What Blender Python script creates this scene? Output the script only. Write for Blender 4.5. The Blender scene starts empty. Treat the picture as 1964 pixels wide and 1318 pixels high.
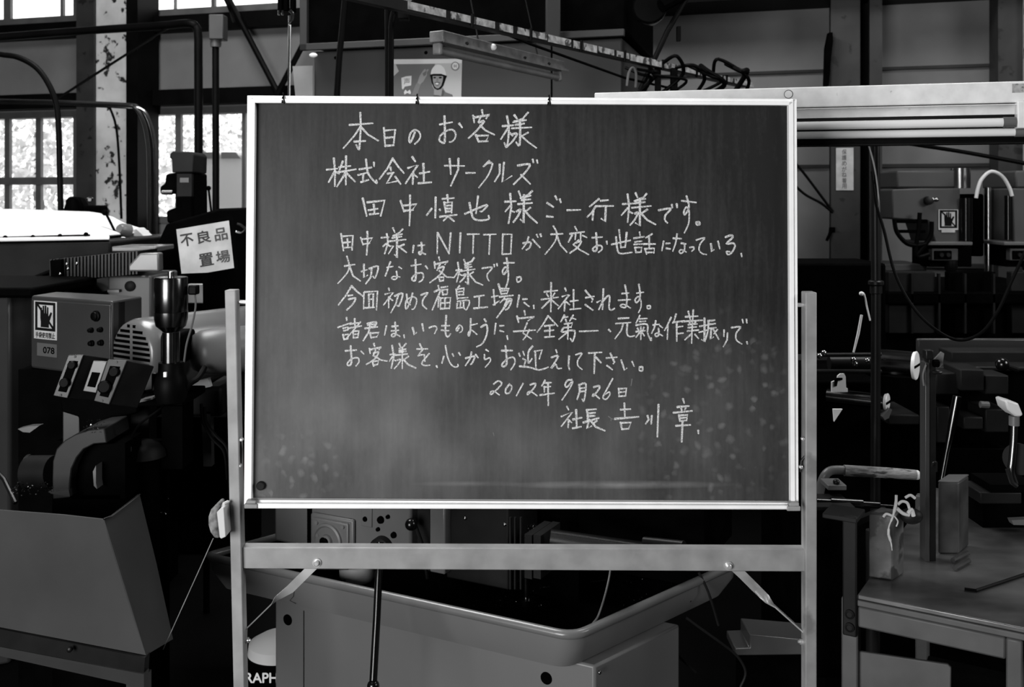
import bpy, bmesh, math, random
from mathutils import Vector, Matrix
random.seed(7)
SC = bpy.context.scene
COL = SC.collection
PI = math.pi

# ------------------------------------------------------------------ camera, world, lights, exposure
F, CX, HY, CZ = 1909.4, 982.0, 380.0, 1.525          # focal length in px, principal column, eye-level row, eye height
cam = bpy.data.cameras.new('camera')
cam.lens = 35; cam.sensor_width = 36; cam.sensor_fit = 'HORIZONTAL'
cam.shift_y = -(659 - HY) / 1964.0
cam.clip_start = 0.05; cam.clip_end = 200
cam.dof.use_dof = True; cam.dof.focus_distance = 2.17; cam.dof.aperture_fstop = 8.0
camo = bpy.data.objects.new('camera', cam); COL.objects.link(camo)
camo.location = (0, 0, CZ); camo.rotation_euler = (PI / 2, 0, 0)
SC.camera = camo
SC.view_settings.view_transform = 'Standard'; SC.view_settings.look = 'None'
SC.view_settings.gamma = 1.0; SC.view_settings.use_curve_mapping = False
SC.view_settings.exposure = 0.0

w = bpy.data.worlds.new('overcast_sky'); SC.world = w; w.use_nodes = True
w.node_tree.nodes['Background'].inputs['Color'].default_value = (1, 1, 1, 1)
w.node_tree.nodes['Background'].inputs['Strength'].default_value = 3.0

def area(name, loc, target, sx, sy, power, spread=180):
    l = bpy.data.lights.new(name, 'AREA'); l.shape = 'RECTANGLE'; l.size = sx; l.size_y = sy; l.energy = power
    l.spread = math.radians(spread)
    o = bpy.data.objects.new(name, l); COL.objects.link(o); o.location = loc
    o.rotation_euler = (Vector(target) - Vector(loc)).to_track_quat('-Z', 'Y').to_euler()
    return o
area('added_front_daylight', (-2.7, -2.2, 1.5), (-0.4, 2.6, 1.0), 2.4, 2.4, 330)      # added key light, standing in for an unseen door behind the camera
area('daylight_from_side_windows', (4.3, 1.2, 2.9), (0.9, 2.8, 1.0), 2.0, 1.4, 95)       # windows along the side wall
area('added_bench_top_light', (2.3, 3.6, 4.6), (1.9, 3.4, 0.0), 1.6, 1.2, 70)       # made-up roof light over the bench, added for its highlights
area('daylight_from_roof_light', (-1.6, 3.9, 4.6), (-1.4, 3.9, 0.0), 2.4, 1.6, 230)       # roof light over the machines

# ------------------------------------------------------------------ helpers
def P(px, py, d):
    return Vector(((px - CX) / F * d, d, CZ - (py - HY) / F * d))
def HP(px, py, z):
    return P(px, py, (CZ - z) * F / (py - HY))
def S(n, d):
    return n * d / F
def V(*a):
    return Vector(a)

class Plane:
    """A flat frame in the room: origin o, axes u (along), v (up), n (towards the viewer's side)."""
    def __init__(s, o, u, v=None):
        s.o = Vector(o); s.u = Vector(u).normalized(); s.v = Vector(v or (0, 0, 1)).normalized()
        s.n = s.u.cross(s.v).normalized()
    def pt(s, u, v, n=0.0):
        return s.o + s.u * u + s.v * v + s.n * n
    def hit(s, px, py, n=0.0):
        c = Vector((0, 0, CZ)); r = P(px, py, 1.0) - c
        t = (s.o + s.n * n - c).dot(s.n) / r.dot(s.n)
        q = c + r * t - s.o
        return q.dot(s.u), q.dot(s.v)
    def at(s, px, py, n=0.0):
        u, v = s.hit(px, py, n); return s.pt(u, v, n)

class MB:
    def __init__(s): s.bm = bmesh.new()
    def face(s, pts):
        return s.bm.faces.new([s.bm.verts.new(p) for p in pts])
    def prism(s, poly, vec):
        vec = Vector(vec); a = [s.bm.verts.new(p) for p in poly]; b = [s.bm.verts.new(Vector(p) + vec) for p in poly]
        s.bm.faces.new(a); s.bm.faces.new(b[::-1]); n = len(a)
        for i in range(n):
            j = (i + 1) % n; s.bm.faces.new((a[j], a[i], b[i], b[j]))
        return s
    def loft(s, rings, closed=True, caps=True):
        vs = [[s.bm.verts.new(p) for p in r] for r in rings]
        n = len(vs[0])
        for k in range(len(vs) - 1):
            for i in range(n if closed else n - 1):
                j = (i + 1) % n
                s.bm.faces.new((vs[k][i], vs[k][j], vs[k + 1][j], vs[k + 1][i]))
        if caps and closed:
            s.bm.faces.new(vs[0][::-1]); s.bm.faces.new(vs[-1])
        return s
    def box(s, a, b):
        x0, y0, z0 = [min(p, q) for p, q in zip(a, b)]; x1, y1, z1 = [max(p, q) for p, q in zip(a, b)]
        return s.prism([(x0, y0, z0), (x1, y0, z0), (x1, y0, z1), (x0, y0, z1)], (0, y1 - y0, 0))
    def obox(s, c, size, rot=None):
        h = Vector(size) / 2; m = (rot.to_matrix() if rot else Matrix.Identity(3)); c = Vector(c)
        q = [c + m @ Vector((x, -h.y, z)) for x, z in ((-h.x, -h.z), (h.x, -h.z), (h.x, h.z), (-h.x, h.z))]
        return s.prism(q, m @ Vector((0, 2 * h.y, 0)))
    def pbox(s, x0, y0, x1, y1, d, depth):
        return s.prism([P(x0, y1, d), P(x1, y1, d), P(x1, y0, d), P(x0, y0, d)], (0, depth, 0))
    def ppoly(s, pts, d, depth):
        return s.prism([P(x, y, d) for x, y in pts], (0, depth, 0))
    def fbox(s, pl, u0, v0, u1, v1, n0, n1):
        return s.prism([pl.pt(u0, v0, n0), pl.pt(u1, v0, n0), pl.pt(u1, v1, n0), pl.pt(u0, v1, n0)], pl.n * (n1 - n0))
    def fpoly(s, pl, pts, n0, n1):
        return s.prism([pl.pt(u, v, n0) for u, v in pts], pl.n * (n1 - n0))
    def tube(s, pts, r, seg=10, caps=True):
        pts = [Vector(p) for p in pts]; n = len(pts); rings = []
        rr = r if isinstance(r, (list, tuple)) else [r] * n
        t0 = (pts[1] - pts[0]).normalized()
        nrm = t0.orthogonal().normalized()
        for i, p in enumerate(pts):
            if i == 0: t = t0
            elif i == n - 1: t = (pts[i] - pts[i - 1]).normalized()
            else:
                t = ((pts[i + 1] - pts[i]).normalized() + (pts[i] - pts[i - 1]).normalized())
                t = t.normalized() if t.length > 1e-6 else (pts[i + 1] - pts[i]).normalized()
            nrm = (nrm - t * nrm.dot(t)); nrm = nrm.normalized() if nrm.length > 1e-6 else t.orthogonal().normalized()
            b = t.cross(nrm)
            rings.append([p + (nrm * math.cos(2 * PI * k / seg) + b * math.sin(2 * PI * k / seg)) * rr[i] for k in range(seg)])
        return s.loft(rings, True, caps)
    def lathe(s, o, axis, prof, seg=28):
        o = Vector(o); ax = Vector(axis).normalized(); a = ax.orthogonal().normalized(); b = ax.cross(a)
        rings = [[o + ax * t + (a * math.cos(2 * PI * k / seg) + b * math.sin(2 * PI * k / seg)) * max(r, 1e-4) for k in range(seg)] for t, r in prof]
        return s.loft(rings, True, True)
    def ball(s, c, r, sc=(1, 1, 1), seg=16):
        m = Matrix.Translation(c) @ Matrix.Diagonal((sc[0], sc[1], sc[2], 1))
        bmesh.ops.create_uvsphere(s.bm, u_segments=seg, v_segments=max(6, seg // 2), radius=r, matrix=m); return s
    def build(s, name, m, parent=None, bevel=0.0, angle=35, seg=2):
        bmesh.ops.recalc_face_normals(s.bm, faces=s.bm.faces)
        if parent is not None:
            bmesh.ops.translate(s.bm, verts=s.bm.verts, vec=-world_loc(parent))
            o_loc = Vector((0, 0, 0))
        else:
            lo = Vector([min(v.co[i] for v in s.bm.verts) for i in range(3)]); hi = Vector([max(v.co[i] for v in s.bm.verts) for i in range(3)])
            o_loc = Vector(((lo.x + hi.x) / 2, (lo.y + hi.y) / 2, lo.z))
            bmesh.ops.translate(s.bm, verts=s.bm.verts, vec=-o_loc)
        me = bpy.data.meshes.new(name); s.bm.to_mesh(me); s.bm.free()
        for p in me.polygons: p.use_smooth = True
        me.set_sharp_from_angle(angle=math.radians(angle))
        me.materials.append(m)
        o = bpy.data.objects.new(name, me); COL.objects.link(o); o.location = o_loc
        if parent is not None: o.parent = parent
        if bevel:
            b = o.modifiers.new('edge', 'BEVEL'); b.width = bevel; b.segments = seg; b.limit_method = 'ANGLE'; b.angle_limit = math.radians(40)
            b.harden_normals = False
        return o

def world_loc(o):
    v = Vector(o.location)
    while o.parent is not None:
        o = o.parent; v = v + Vector(o.location)
    return v
def tag(o, label, cat, group=None):
    o['label'] = label; o['category'] = cat
    if group: o['group'] = group
    return o
def thing(name, label, cat, loc, group=None):
    o = bpy.data.objects.new(name, None); COL.objects.link(o); o.location = loc; o.empty_display_size = 0.05
    return tag(o, label, cat, group)
def struct(o):
    o['kind'] = 'structure'; return o
def smooth(pts, n=6):
    pts = [Vector(p) for p in pts]
    if len(pts) < 3: return pts
    out = []
    for i in range(len(pts) - 1):
        p0 = pts[max(i - 1, 0)]; p1 = pts[i]; p2 = pts[i + 1]; p3 = pts[min(i + 2, len(pts) - 1)]
        for k in range(n):
            t = k / n
            out.append(0.5 * ((2 * p1) + (p2 - p0) * t + (2 * p0 - 5 * p1 + 4 * p2 - p3) * t * t + (3 * p1 - p0 - 3 * p2 + p3) * t ** 3))
    out.append(pts[-1]); return out
def PT(*a):
    """smooth path through (px, py, depth) points"""
    return smooth([P(*q) for q in a])

# ------------------------------------------------------------------ materials (a grey world)
MATS = {}
def mat(name, v, rough=0.5, metal=0.0, noise=0.0, scale=8.0, bump=0.0, spec=0.5, stain=None, stretch=(1, 1, 1)):
    m = bpy.data.materials.new(name); m.use_nodes = True; nt = m.node_tree; bs = nt.nodes['Principled BSDF']
    bs.inputs['Roughness'].default_value = rough; bs.inputs['Metallic'].default_value = metal
    bs.inputs['Specular IOR Level'].default_value = spec
    bs.inputs['Base Color'].default_value = (v, v, v, 1)
    if noise or bump or stain:
        tc = nt.nodes.new('ShaderNodeTexCoord'); mp = nt.nodes.new('ShaderNodeMapping'); mp.inputs['Scale'].default_value = stretch
        nt.links.new(tc.outputs['Object'], mp.inputs['Vector'])
        nz = nt.nodes.new('ShaderNodeTexNoise'); nz.inputs['Scale'].default_value = scale; nz.inputs['Detail'].default_value = 6
        nt.links.new(mp.outputs['Vector'], nz.inputs['Vector'])
        last = None
        if noise:
            mr = nt.nodes.new('ShaderNodeMapRange'); mr.inputs['From Min'].default_value = 0.3; mr.inputs['From Max'].default_value = 0.7
            mr.inputs['To Min'].default_value = v * (1 - noise); mr.inputs['To Max'].default_value = v * (1 + noise)
            nt.links.new(nz.outputs['Fac'], mr.inputs['Value']); last = mr.outputs['Result']
        if stain:                                   # (noise scale, threshold, grey of the spots)
            n2 = nt.nodes.new('ShaderNodeTexNoise'); n2.inputs['Scale'].default_value = stain[0]; n2.inputs['Detail'].default_value = 4
            nt.links.new(mp.outputs['Vector'], n2.inputs['Vector'])
            m2 = nt.nodes.new('ShaderNodeMapRange'); m2.inputs['From Min'].default_value = stain[1]; m2.inputs['From Max'].default_value = stain[1] + 0.05
            nt.links.new(n2.outputs['Fac'], m2.inputs['Value'])
            mx = nt.nodes.new('ShaderNodeMix'); mx.data_type = 'FLOAT'
            nt.links.new(m2.outputs['Result'], mx.inputs['Factor'])
            if last: nt.links.new(last, mx.inputs[2])
            else: mx.inputs[2].default_value = v
            mx.inputs[3].default_value = stain[2]; last = mx.outputs[0]
        if last:
            cb = nt.nodes.new('ShaderNodeCombineColor')
            for k in range(3): nt.links.new(last, cb.inputs[k])
            nt.links.new(cb.outputs['Color'], bs.inputs['Base Color'])
        if bump:
            bp = nt.nodes.new('ShaderNodeBump'); bp.inputs['Strength'].default_value = bump; bp.inputs['Distance'].default_value = 0.01
            nt.links.new(nz.outputs['Fac'], bp.inputs['Height']); nt.links.new(bp.outputs['Normal'], bs.inputs['Normal'])
    MATS[name] = m
    return m
M = dict(
    black=mat('black_iron_and_deep_shade', 0.0008, 0.6, 0, 0.5, 12, spec=0.01),  # near-black tone paints deep shade as well as black iron
    blackgloss=mat('black_glossy_enamel', 0.002, 0.2, 0, spec=0.4),
    rubber=mat('black_rubber', 0.0012, 0.5, spec=0.05),
    darkiron=mat('dark_oily_iron', 0.005, 0.4, 0, 0.6, 9, spec=0.2),
    darkpaint=mat('dark_grey_machine_paint', 0.008, 0.5, 0, 0.5, 6, spec=0.1),
    machine=mat('grey_machine_paint', 0.085, 0.42, 0, 0.12, 4, spec=0.4),
    machinelight=mat('light_machine_paint', 0.115, 0.24, 0, 0.15, 5, spec=0.4),
    boxgrey=mat('dull_grey_box_paint', 0.03, 0.3, 0, 0.15, 4, spec=0.35),
    pressgrey=mat('dull_grey_drill_paint', 0.05, 0.5, 0, 0.2, 4, spec=0.3),
    cabinet=mat('grey_sheet_metal_paint', 0.024, 0.5, 0, 0.1, 1.6, spec=0.3),
    chute=mat('dusty_grey_sheet_steel', 0.032, 0.6, 0, 0.25, 3, spec=0.3, stain=(5, 0.68, 0.02)),
    steel=mat('bright_turned_steel', 0.30, 0.22, 1.0, 0.15, 20),
    blued=mat('dark_blued_steel', 0.085, 0.2, 1.0, 0.2, 20),
    endface=mat('steel_end_lit_white', 0.85, 0.35, 0.0),  # white base colour paints the side light on the steel ends
    post=mat('galvanised_tube', 0.225, 0.45, 0, 0.25, 14, spec=0.5, stain=(9, 0.66, 0.15)),
    alu=mat('pale_aluminium_frame', 0.86, 0.35, 0.0, 0.05, 20),
    strap=mat('zinc_strap', 0.62, 0.3, 0.6, 0.1, 30),
    white=mat('white_paper', 0.62, 0.7, 0, 0.06, 10),
    signwhite=mat('grubby_white_plastic_sheet', 0.42, 0.5, 0, 0.2, 14),
    print_=mat('printed_dark_ink', 0.006, 0.8, spec=0.05),
    printgrey=mat('printed_grey_ink', 0.11, 0.7),
    signink=mat('faded_sign_ink', 0.022, 0.7),
    signinkpale=mat('paler_faded_sign_ink', 0.055, 0.7),
    printmid=mat('printed_mid_grey_ink', 0.17, 0.7),
    printskin=mat('printed_skin_tone_grey', 0.24, 0.7),
    printlight=mat('printed_light_grey', 0.42, 0.7),
    whitepaint=mat('white_enamel', 0.8, 0.3, 0, 0.05, 10),
    fixture=mat('white_enamel_fixture', 0.7, 0.28, 0, 0.1, 30, stain=(40, 0.72, 0.3)),
    oldfixture=mat('dusty_enamel_fixture', 0.12, 0.45, 0, 0.35, 25, stain=(30, 0.66, 0.08)),
    tubeglass=mat('white_phosphor_tube', 0.72, 0.15, 0, 0.03, 6),
    dirtytube=mat('dusty_phosphor_tube', 0.12, 0.3, 0, 0.2, 16),
    wall=mat('grey_wall_board', 0.16, 0.8, 0, 0.18, 2.2, spec=0.2),
    walldark=mat('sooty_wall_board', 0.03, 0.8, 0, 0.3, 2, spec=0.2),
    beam=mat('black_painted_steel', 0.0022, 0.5, 0, 0.4, 6, spec=0.06),
    columnlight=mat('flaking_paint_lit_tone', 0.52, 0.6, 0, 0.25, 4, spec=0.3, stain=(13, 0.585, 0.015)),  # paler copy of the column paint, coloured for its lit face
    columndark=mat('flaking_paint_dark_tone', 0.024, 0.6, 0, 0.3, 5, spec=0.3, stain=(12, 0.62, 0.008)),
    windowframe=mat('grey_window_sash', 0.09, 0.5, 0, 0.2, 8),
    floor=mat('oil_stained_concrete', 0.0015, 0.6, 0, 0.5, 1.5, spec=0.02),
    ceiling=mat('dark_roof_lining', 0.004, 0.8, spec=0.05),
    felt=mat('worn_chalky_felt', 0.16, 0.9, 0, 0.7, 60),
    plastic=mat('pale_plastic', 0.5, 0.4),
    tabletop=mat('worn_oily_steel_plate', 0.15, 0.3, 0.75, 0.95, 3.2, stretch=(1, 1.8, 1)),
    tableframe=mat('grey_bench_paint', 0.052, 0.5, 0, 0.25, 12, spec=0.4, stain=(11, 0.64, 0.03)),
    ground=mat('pale_yard_concrete', 0.5, 0.9),
    leaf=mat('sunlit_leaves', 0.65, 0.7, 0, 0.4, 3),
    bark=mat('tree_bark', 0.15, 0.8),
    car=mat('white_car_paint', 0.8, 0.2),
    carglass=mat('grey_car_glass', 0.2, 0.1),
    lathegrey=mat('smooth_lathe_grey', 0.115, 0.4, 0, 0.1, 2, spec=0.4),
    sheetgrey=mat('pale_grey_board', 0.17, 0.7, 0, 0.2, 6),
    tape=mat('torn_pale_tape', 0.28, 0.6, 0, 0.6, 40, stain=(28, 0.56, 0.03)),
    cloth=mat('wrapped_cloth_tape', 0.16, 0.7, 0, 0.75, 34, bump=1.0, stretch=(.5, 1, 1.6), stain=(30, .57, .02)),
    rag=mat('white_rag', 0.34, 0.8, 0, 0.3, 12),
    wire=mat('bright_wire', 0.5, 0.3, 0.8),
)
def glass_material():
    m = bpy.data.materials.new('clear_window_glass'); m.use_nodes = True; nt = m.node_tree
    for n in list(nt.nodes):
        if n.type != 'OUTPUT_MATERIAL': nt.nodes.remove(n)
    out = nt.nodes[0]; t = nt.nodes.new('ShaderNodeBsdfTransparent'); g = nt.nodes.new('ShaderNodeBsdfGlossy'); x = nt.nodes.new('ShaderNodeMixShader')
    t.inputs['Color'].default_value = (0.95, 0.95, 0.95, 1); g.inputs['Roughness'].default_value = 0.03; x.inputs['Fac'].default_value = 0.06
    nt.links.new(t.outputs[0], x.inputs[1]); nt.links.new(g.outputs[0], x.inputs[2]); nt.links.new(x.outputs[0], out.inputs['Surface'])
    return m
M['glass'] = glass_material()

def text_mesh(name, body, pl, u0, v0, u1, v1, n, m, parent, vertical=False, bold=0.0):
    """printed lettering fitted into a rectangle of a plane, laid on it at height n"""
    bm = bmesh.new()
    rows = list(body) if vertical else [body]
    for i, row in enumerate(rows):
        c = bpy.data.curves.new('lettering', 'FONT'); c.body = row
        o = bpy.data.objects.new('lettering', c); COL.objects.link(o)
        me = bpy.data.meshes.new_from_object(o.evaluated_get(bpy.context.evaluated_depsgraph_get()))
        bpy.data.objects.remove(o); bpy.data.curves.remove(c)
        xs = [q.co.x for q in me.vertices]; ys = [q.co.y for q in me.vertices]
        ax, bx, ay, by = min(xs), max(xs), min(ys), max(ys)
        va, vb = v0, v1
        if vertical:
            h = (v1 - v0) / len(rows); vb = v1 - i * h - 0.06 * h; va = vb - 0.88 * h
        for q in me.vertices:
            q.co = pl.pt(u0 + (q.co.x - ax) / (bx - ax) * (u1 - u0), va + (q.co.y - ay) / (by - ay) * (vb - va), n)
        bm.from_mesh(me)
        if bold:                                    # heavier strokes: the same glyph laid again a hair to each side
            for kx, (du, dv) in enumerate(((1, 0), (-1, 0), (0, 1), (0, -1), (.7, .7), (-.7, -.7))):
                m2 = me.copy(); off = pl.u * (du * bold * (vb - va)) + pl.v * (dv * bold * (vb - va)) + pl.n * (.00003 * (kx + 1))
                for q in m2.vertices: q.co = q.co + off
                bm.from_mesh(m2); bpy.data.meshes.remove(m2)
        bpy.data.meshes.remove(me)
    bmesh.ops.translate(bm, verts=bm.verts, vec=-world_loc(parent))
    me = bpy.data.meshes.new(name); bm.to_mesh(me); bm.free(); me.materials.append(m)
    o = bpy.data.objects.new(name, me); COL.objects.link(o); o.parent = parent
    return o
# ------------------------------------------------------------------ the room
A16 = math.radians(16)
WP = Plane((0, 7.0, 0), (math.cos(A16), -math.sin(A16), 0))
def uw(px): return WP.hit(px, 300)[0]
def vw(px, py, n=0): return WP.hit(px, py, n)[1]
ROOF = 4.9
UL, UR = -6.6, 6.0
WL, WR = WP.pt(UL, 0), WP.pt(UR, 0)
YF = -3.6
vA = vw(300, 32); vB = vw(340, 207); vC = vw(340, 428); vT = vA + 1.0
w1a, w1b, w2a, w2b = uw(-420), uw(152), uw(258), uw(556)

struct(MB().box((WL.x - .3, YF - .3, -0.1), (WR.x + .3, WL.y + .3, 0)).build('floor', M['floor']))
struct(MB().box((WL.x - .3, YF - .3, ROOF), (WR.x + .3, WL.y + .3, ROOF + .1)).build('ceiling', M['ceiling']))
b = MB()
for (ua, va, ub, vb) in ((UL, 0, w2b, vC), (UL, vB, w2b, vA), (UL, vT, w2b, ROOF), (UL, vC, w1a, vB), (UL, vA, w1a, vT),
                         (w1b, vC, w2a, vB), (w1b, vA, w2a, vT), (w2b, 0, UR, ROOF)):
    b.fbox(WP, ua, va, ub, vb, -0.12, 0)
struct(b.build('wall_back', M['wall']))
struct(MB().box((WL.x - .12, YF, 0), (WL.x, WL.y + .1, ROOF)).build('wall_left', M['walldark']))
struct(MB().box((WR.x, YF, 0), (WR.x + .12, WR.y + .1, ROOF)).build('wall_right', M['walldark']))
struct(MB().box((WL.x - .12, YF - .12, 0), (WR.x + .12, YF, ROOF)).build('wall_front', M['walldark']))

def window(n, ua, ub, va, vb, mull, trans=()):
    b = MB(); f = 0.05
    b.fbox(WP, ua, va, ub, va + f, -0.1, 0.01); b.fbox(WP, ua, vb - f, ub, vb, -0.1, 0.01)
    b.fbox(WP, ua, va + f, ua + f, vb - f, -0.1, 0.01); b.fbox(WP, ub - f, va + f, ub, vb - f, -0.1, 0.01)
    for px, wd in mull:
        u = uw(px); b.fbox(WP, u - wd / 2, va + f, u + wd / 2, vb - f, -0.06, -0.03)
    for v in trans:
        b.fbox(WP, ua + f, v - .03, ub - f, v + .03, -0.065, -0.02)
    o = struct(b.build('window_%d' % n, M['windowframe']))
    g = MB(); g.fbox(WP, ua + f, va + f, ub - f, vb - f, -0.055, -0.05)
    g.build('pane', M['glass'], o)
window(1, w1a, w1b, vA, vT, ((8, .07), (113, .025), (-130, .05), (-280, .03)))
window(2, w2a, w2b, vA, vT, ((404, .03), (330, .012)))
window(3, w1a, w1b, vC, vB, ((8, .05), (68, .05), (-60, .04), (-150, .05), (-280, .04)), (vw(80, 347),))
window(4, w2a, w2b, vC, vB, ((337, .05), (463, .03)))

# steel trims on the back wall
def trim(n, m, boxes):
    b = MB()
    for (ua, va, ub, vb, n0, n1) in boxes: b.fbox(WP, ua, va, ub, vb, n0, n1)
    return struct(b.build('trim_%d' % n, M[m], bevel=.003))
trim(1, 'beam', ((UL, vw(300, 66), uw(600), vw(300, 36), 0.0, 0.10),))                # rail under the upper windows
trim(2, 'beam', ((UL, vw(300, 205), uw(600), vw(300, 176), 0.0, 0.12),))              # rail over the lower windows
c0 = 0.30                                                                             # left column stands proud of the wall
def un(px, n): return WP.hit(px, 300, n)[0]
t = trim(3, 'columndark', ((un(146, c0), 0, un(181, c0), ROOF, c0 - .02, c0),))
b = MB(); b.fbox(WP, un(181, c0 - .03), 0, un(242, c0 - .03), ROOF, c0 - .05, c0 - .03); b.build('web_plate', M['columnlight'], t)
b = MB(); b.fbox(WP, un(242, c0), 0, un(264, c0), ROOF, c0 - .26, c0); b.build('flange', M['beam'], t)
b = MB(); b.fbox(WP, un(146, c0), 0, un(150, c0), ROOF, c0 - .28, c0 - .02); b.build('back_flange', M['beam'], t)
c1 = 0.30                                                                             # column behind the vertical notice
t = trim(4, 'columndark', ((un(1593, c1), 0, un(1650, c1), ROOF, c1 - .02, c1),))
b = MB(); b.fbox(WP, un(1650, c1 - .16), 0, un(1670, c1 - .16), ROOF, c1 - .28, c1 - .2); b.build('web_plate', M['beam'], t)
b = MB(); b.fbox(WP, un(1668, c1), 0, un(1692, c1), ROOF, c1 - .28, c1); b.build('flange', M['columndark'], t)
b = MB(); b.fbox(WP, un(1593, c1), 0, un(1597, c1), ROOF, c1 - .28, c1 - .02); b.build('back_flange', M['beam'], t)
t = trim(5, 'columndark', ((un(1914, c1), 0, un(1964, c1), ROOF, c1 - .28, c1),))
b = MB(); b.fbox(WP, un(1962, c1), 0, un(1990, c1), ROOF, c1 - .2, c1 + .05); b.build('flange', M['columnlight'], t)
trim(6, 'beam', ((uw(1195), vw(1700, 10), UR, vw(1700, 10) + .25, 0.0, .42),))         # crane rail along the top of the wall
trim(7, 'walldark', ((uw(1195), vw(1500, 142), UR, vw(1500, 136), 0.0, .02),))         # wall board joints
trim(8, 'walldark', ((uw(1195), vw(1560, 323), UR, vw(1560, 316), 0.0, .02),))
trim(9, 'walldark', ((uw(1195), vw(1720, 512), UR, vw(1720, 503), 0.0, .05),))
trim(10, 'beam', ((uw(1195), 0, uw(1215), ROOF, 0.0, .2),))

# outside the windows
g = MB().box((-16, 8.9, -0.02), (12, 24, 0.0)); struct(g.build('yard_ground', M['ground']))
def tree(px, d, top, spread, k, N=2600):
    base = V(P(px, 400, d).x, d, 0)
    zt = CZ + (HY - top) / F * d
    t = thing('tree', 'pale leafy tree outside, %s' % k, 'tree', base, 'trees beyond the windows')
    MB().tube([base, base + V(.05, 0, zt * .35), base + V(-.05, .1, zt * .8)], [.12, .09, .03], 8).build('trunk', M['bark'], t)
    b = MB(); rnd = random.Random(px)
    for i in range(N):
        th = rnd.uniform(0, 2 * PI); ph = math.acos(rnd.uniform(-1, 1)); r = rnd.random() ** 0.45
        c = base + V(math.cos(th) * math.sin(ph) * spread * r, math.sin(th) * math.sin(ph) * spread * r, zt * .62 + math.cos(ph) * zt * .42 * r)
        if c.z < .3: continue
        a = V(rnd.uniform(-1, 1), rnd.uniform(-1, 1), rnd.uniform(-1, 1)).normalized(); q = a.orthogonal().normalized(); s_ = rnd.uniform(.025, .075)
        b.face([c + a * s_, c + q * s_ * .6, c - a * s_, c - q * s_ * .6])
    b.build('foliage', M['leaf'], t)
tree(70, 13.0, 165, 1.05, 'seen through the window beside the white machine hood')
tree(392, 14.5, 190, 1.15, 'rising behind the parked van next to the chalkboard frame')

# white van parked outside
dv = 10.6
vx0, vx1 = P(372, 300, dv).x, P(520, 300, dv).x
vt = CZ + (HY - 290) / F * dv
vb_ = thing('parked_van', 'white van parked in the yard, seen through the window beside the chalkboard', 'van', (vx0 + .5, dv, 0))
b = MB(); prof = [(vx0, .35), (vx1, .35), (vx1, 1.25), (vx1 - .14, vt - .1), (vx1 - .22, vt), (vx0 + .1, vt), (vx0, vt - .12)]
b.prism([(x, dv, z) for x, z in prof], (0, 1.5, 0)).build('body', M['car'], vb_, bevel=.05)
MB().ppoly([(424, 292), (452, 292), (461, 304), (424, 304)], dv - .02, .03).build('side_window', M['carglass'], vb_)
MB().ppoly([(385, 292), (419, 292), (419, 304), (385, 304)], dv - .02, .03).build('side_window', M['carglass'], vb_)
for xx in (vx0 + .15, vx1 - .2):
    MB().lathe((xx, dv - .03, .3), (0, 1, 0), [(0, .18), (0, .3), (.2, .3), (.2, .1)], 20).build('wheel', M['rubber'], vb_)
# ------------------------------------------------------------------ the chalkboard on its stand
BP = Plane(P(1000, 578, 2.17), (1, .0094, 0), (0, .0275, 1))
def bpt(px, py, n=0.0): return BP.at(px, py, n)
DB = 2.16                                                    # depth of the stand
cb = thing('chalkboard', 'big framed chalkboard on a metal tube stand, covered in white chalk writing', 'chalkboard', P(1000, 1734, DB))

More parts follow.
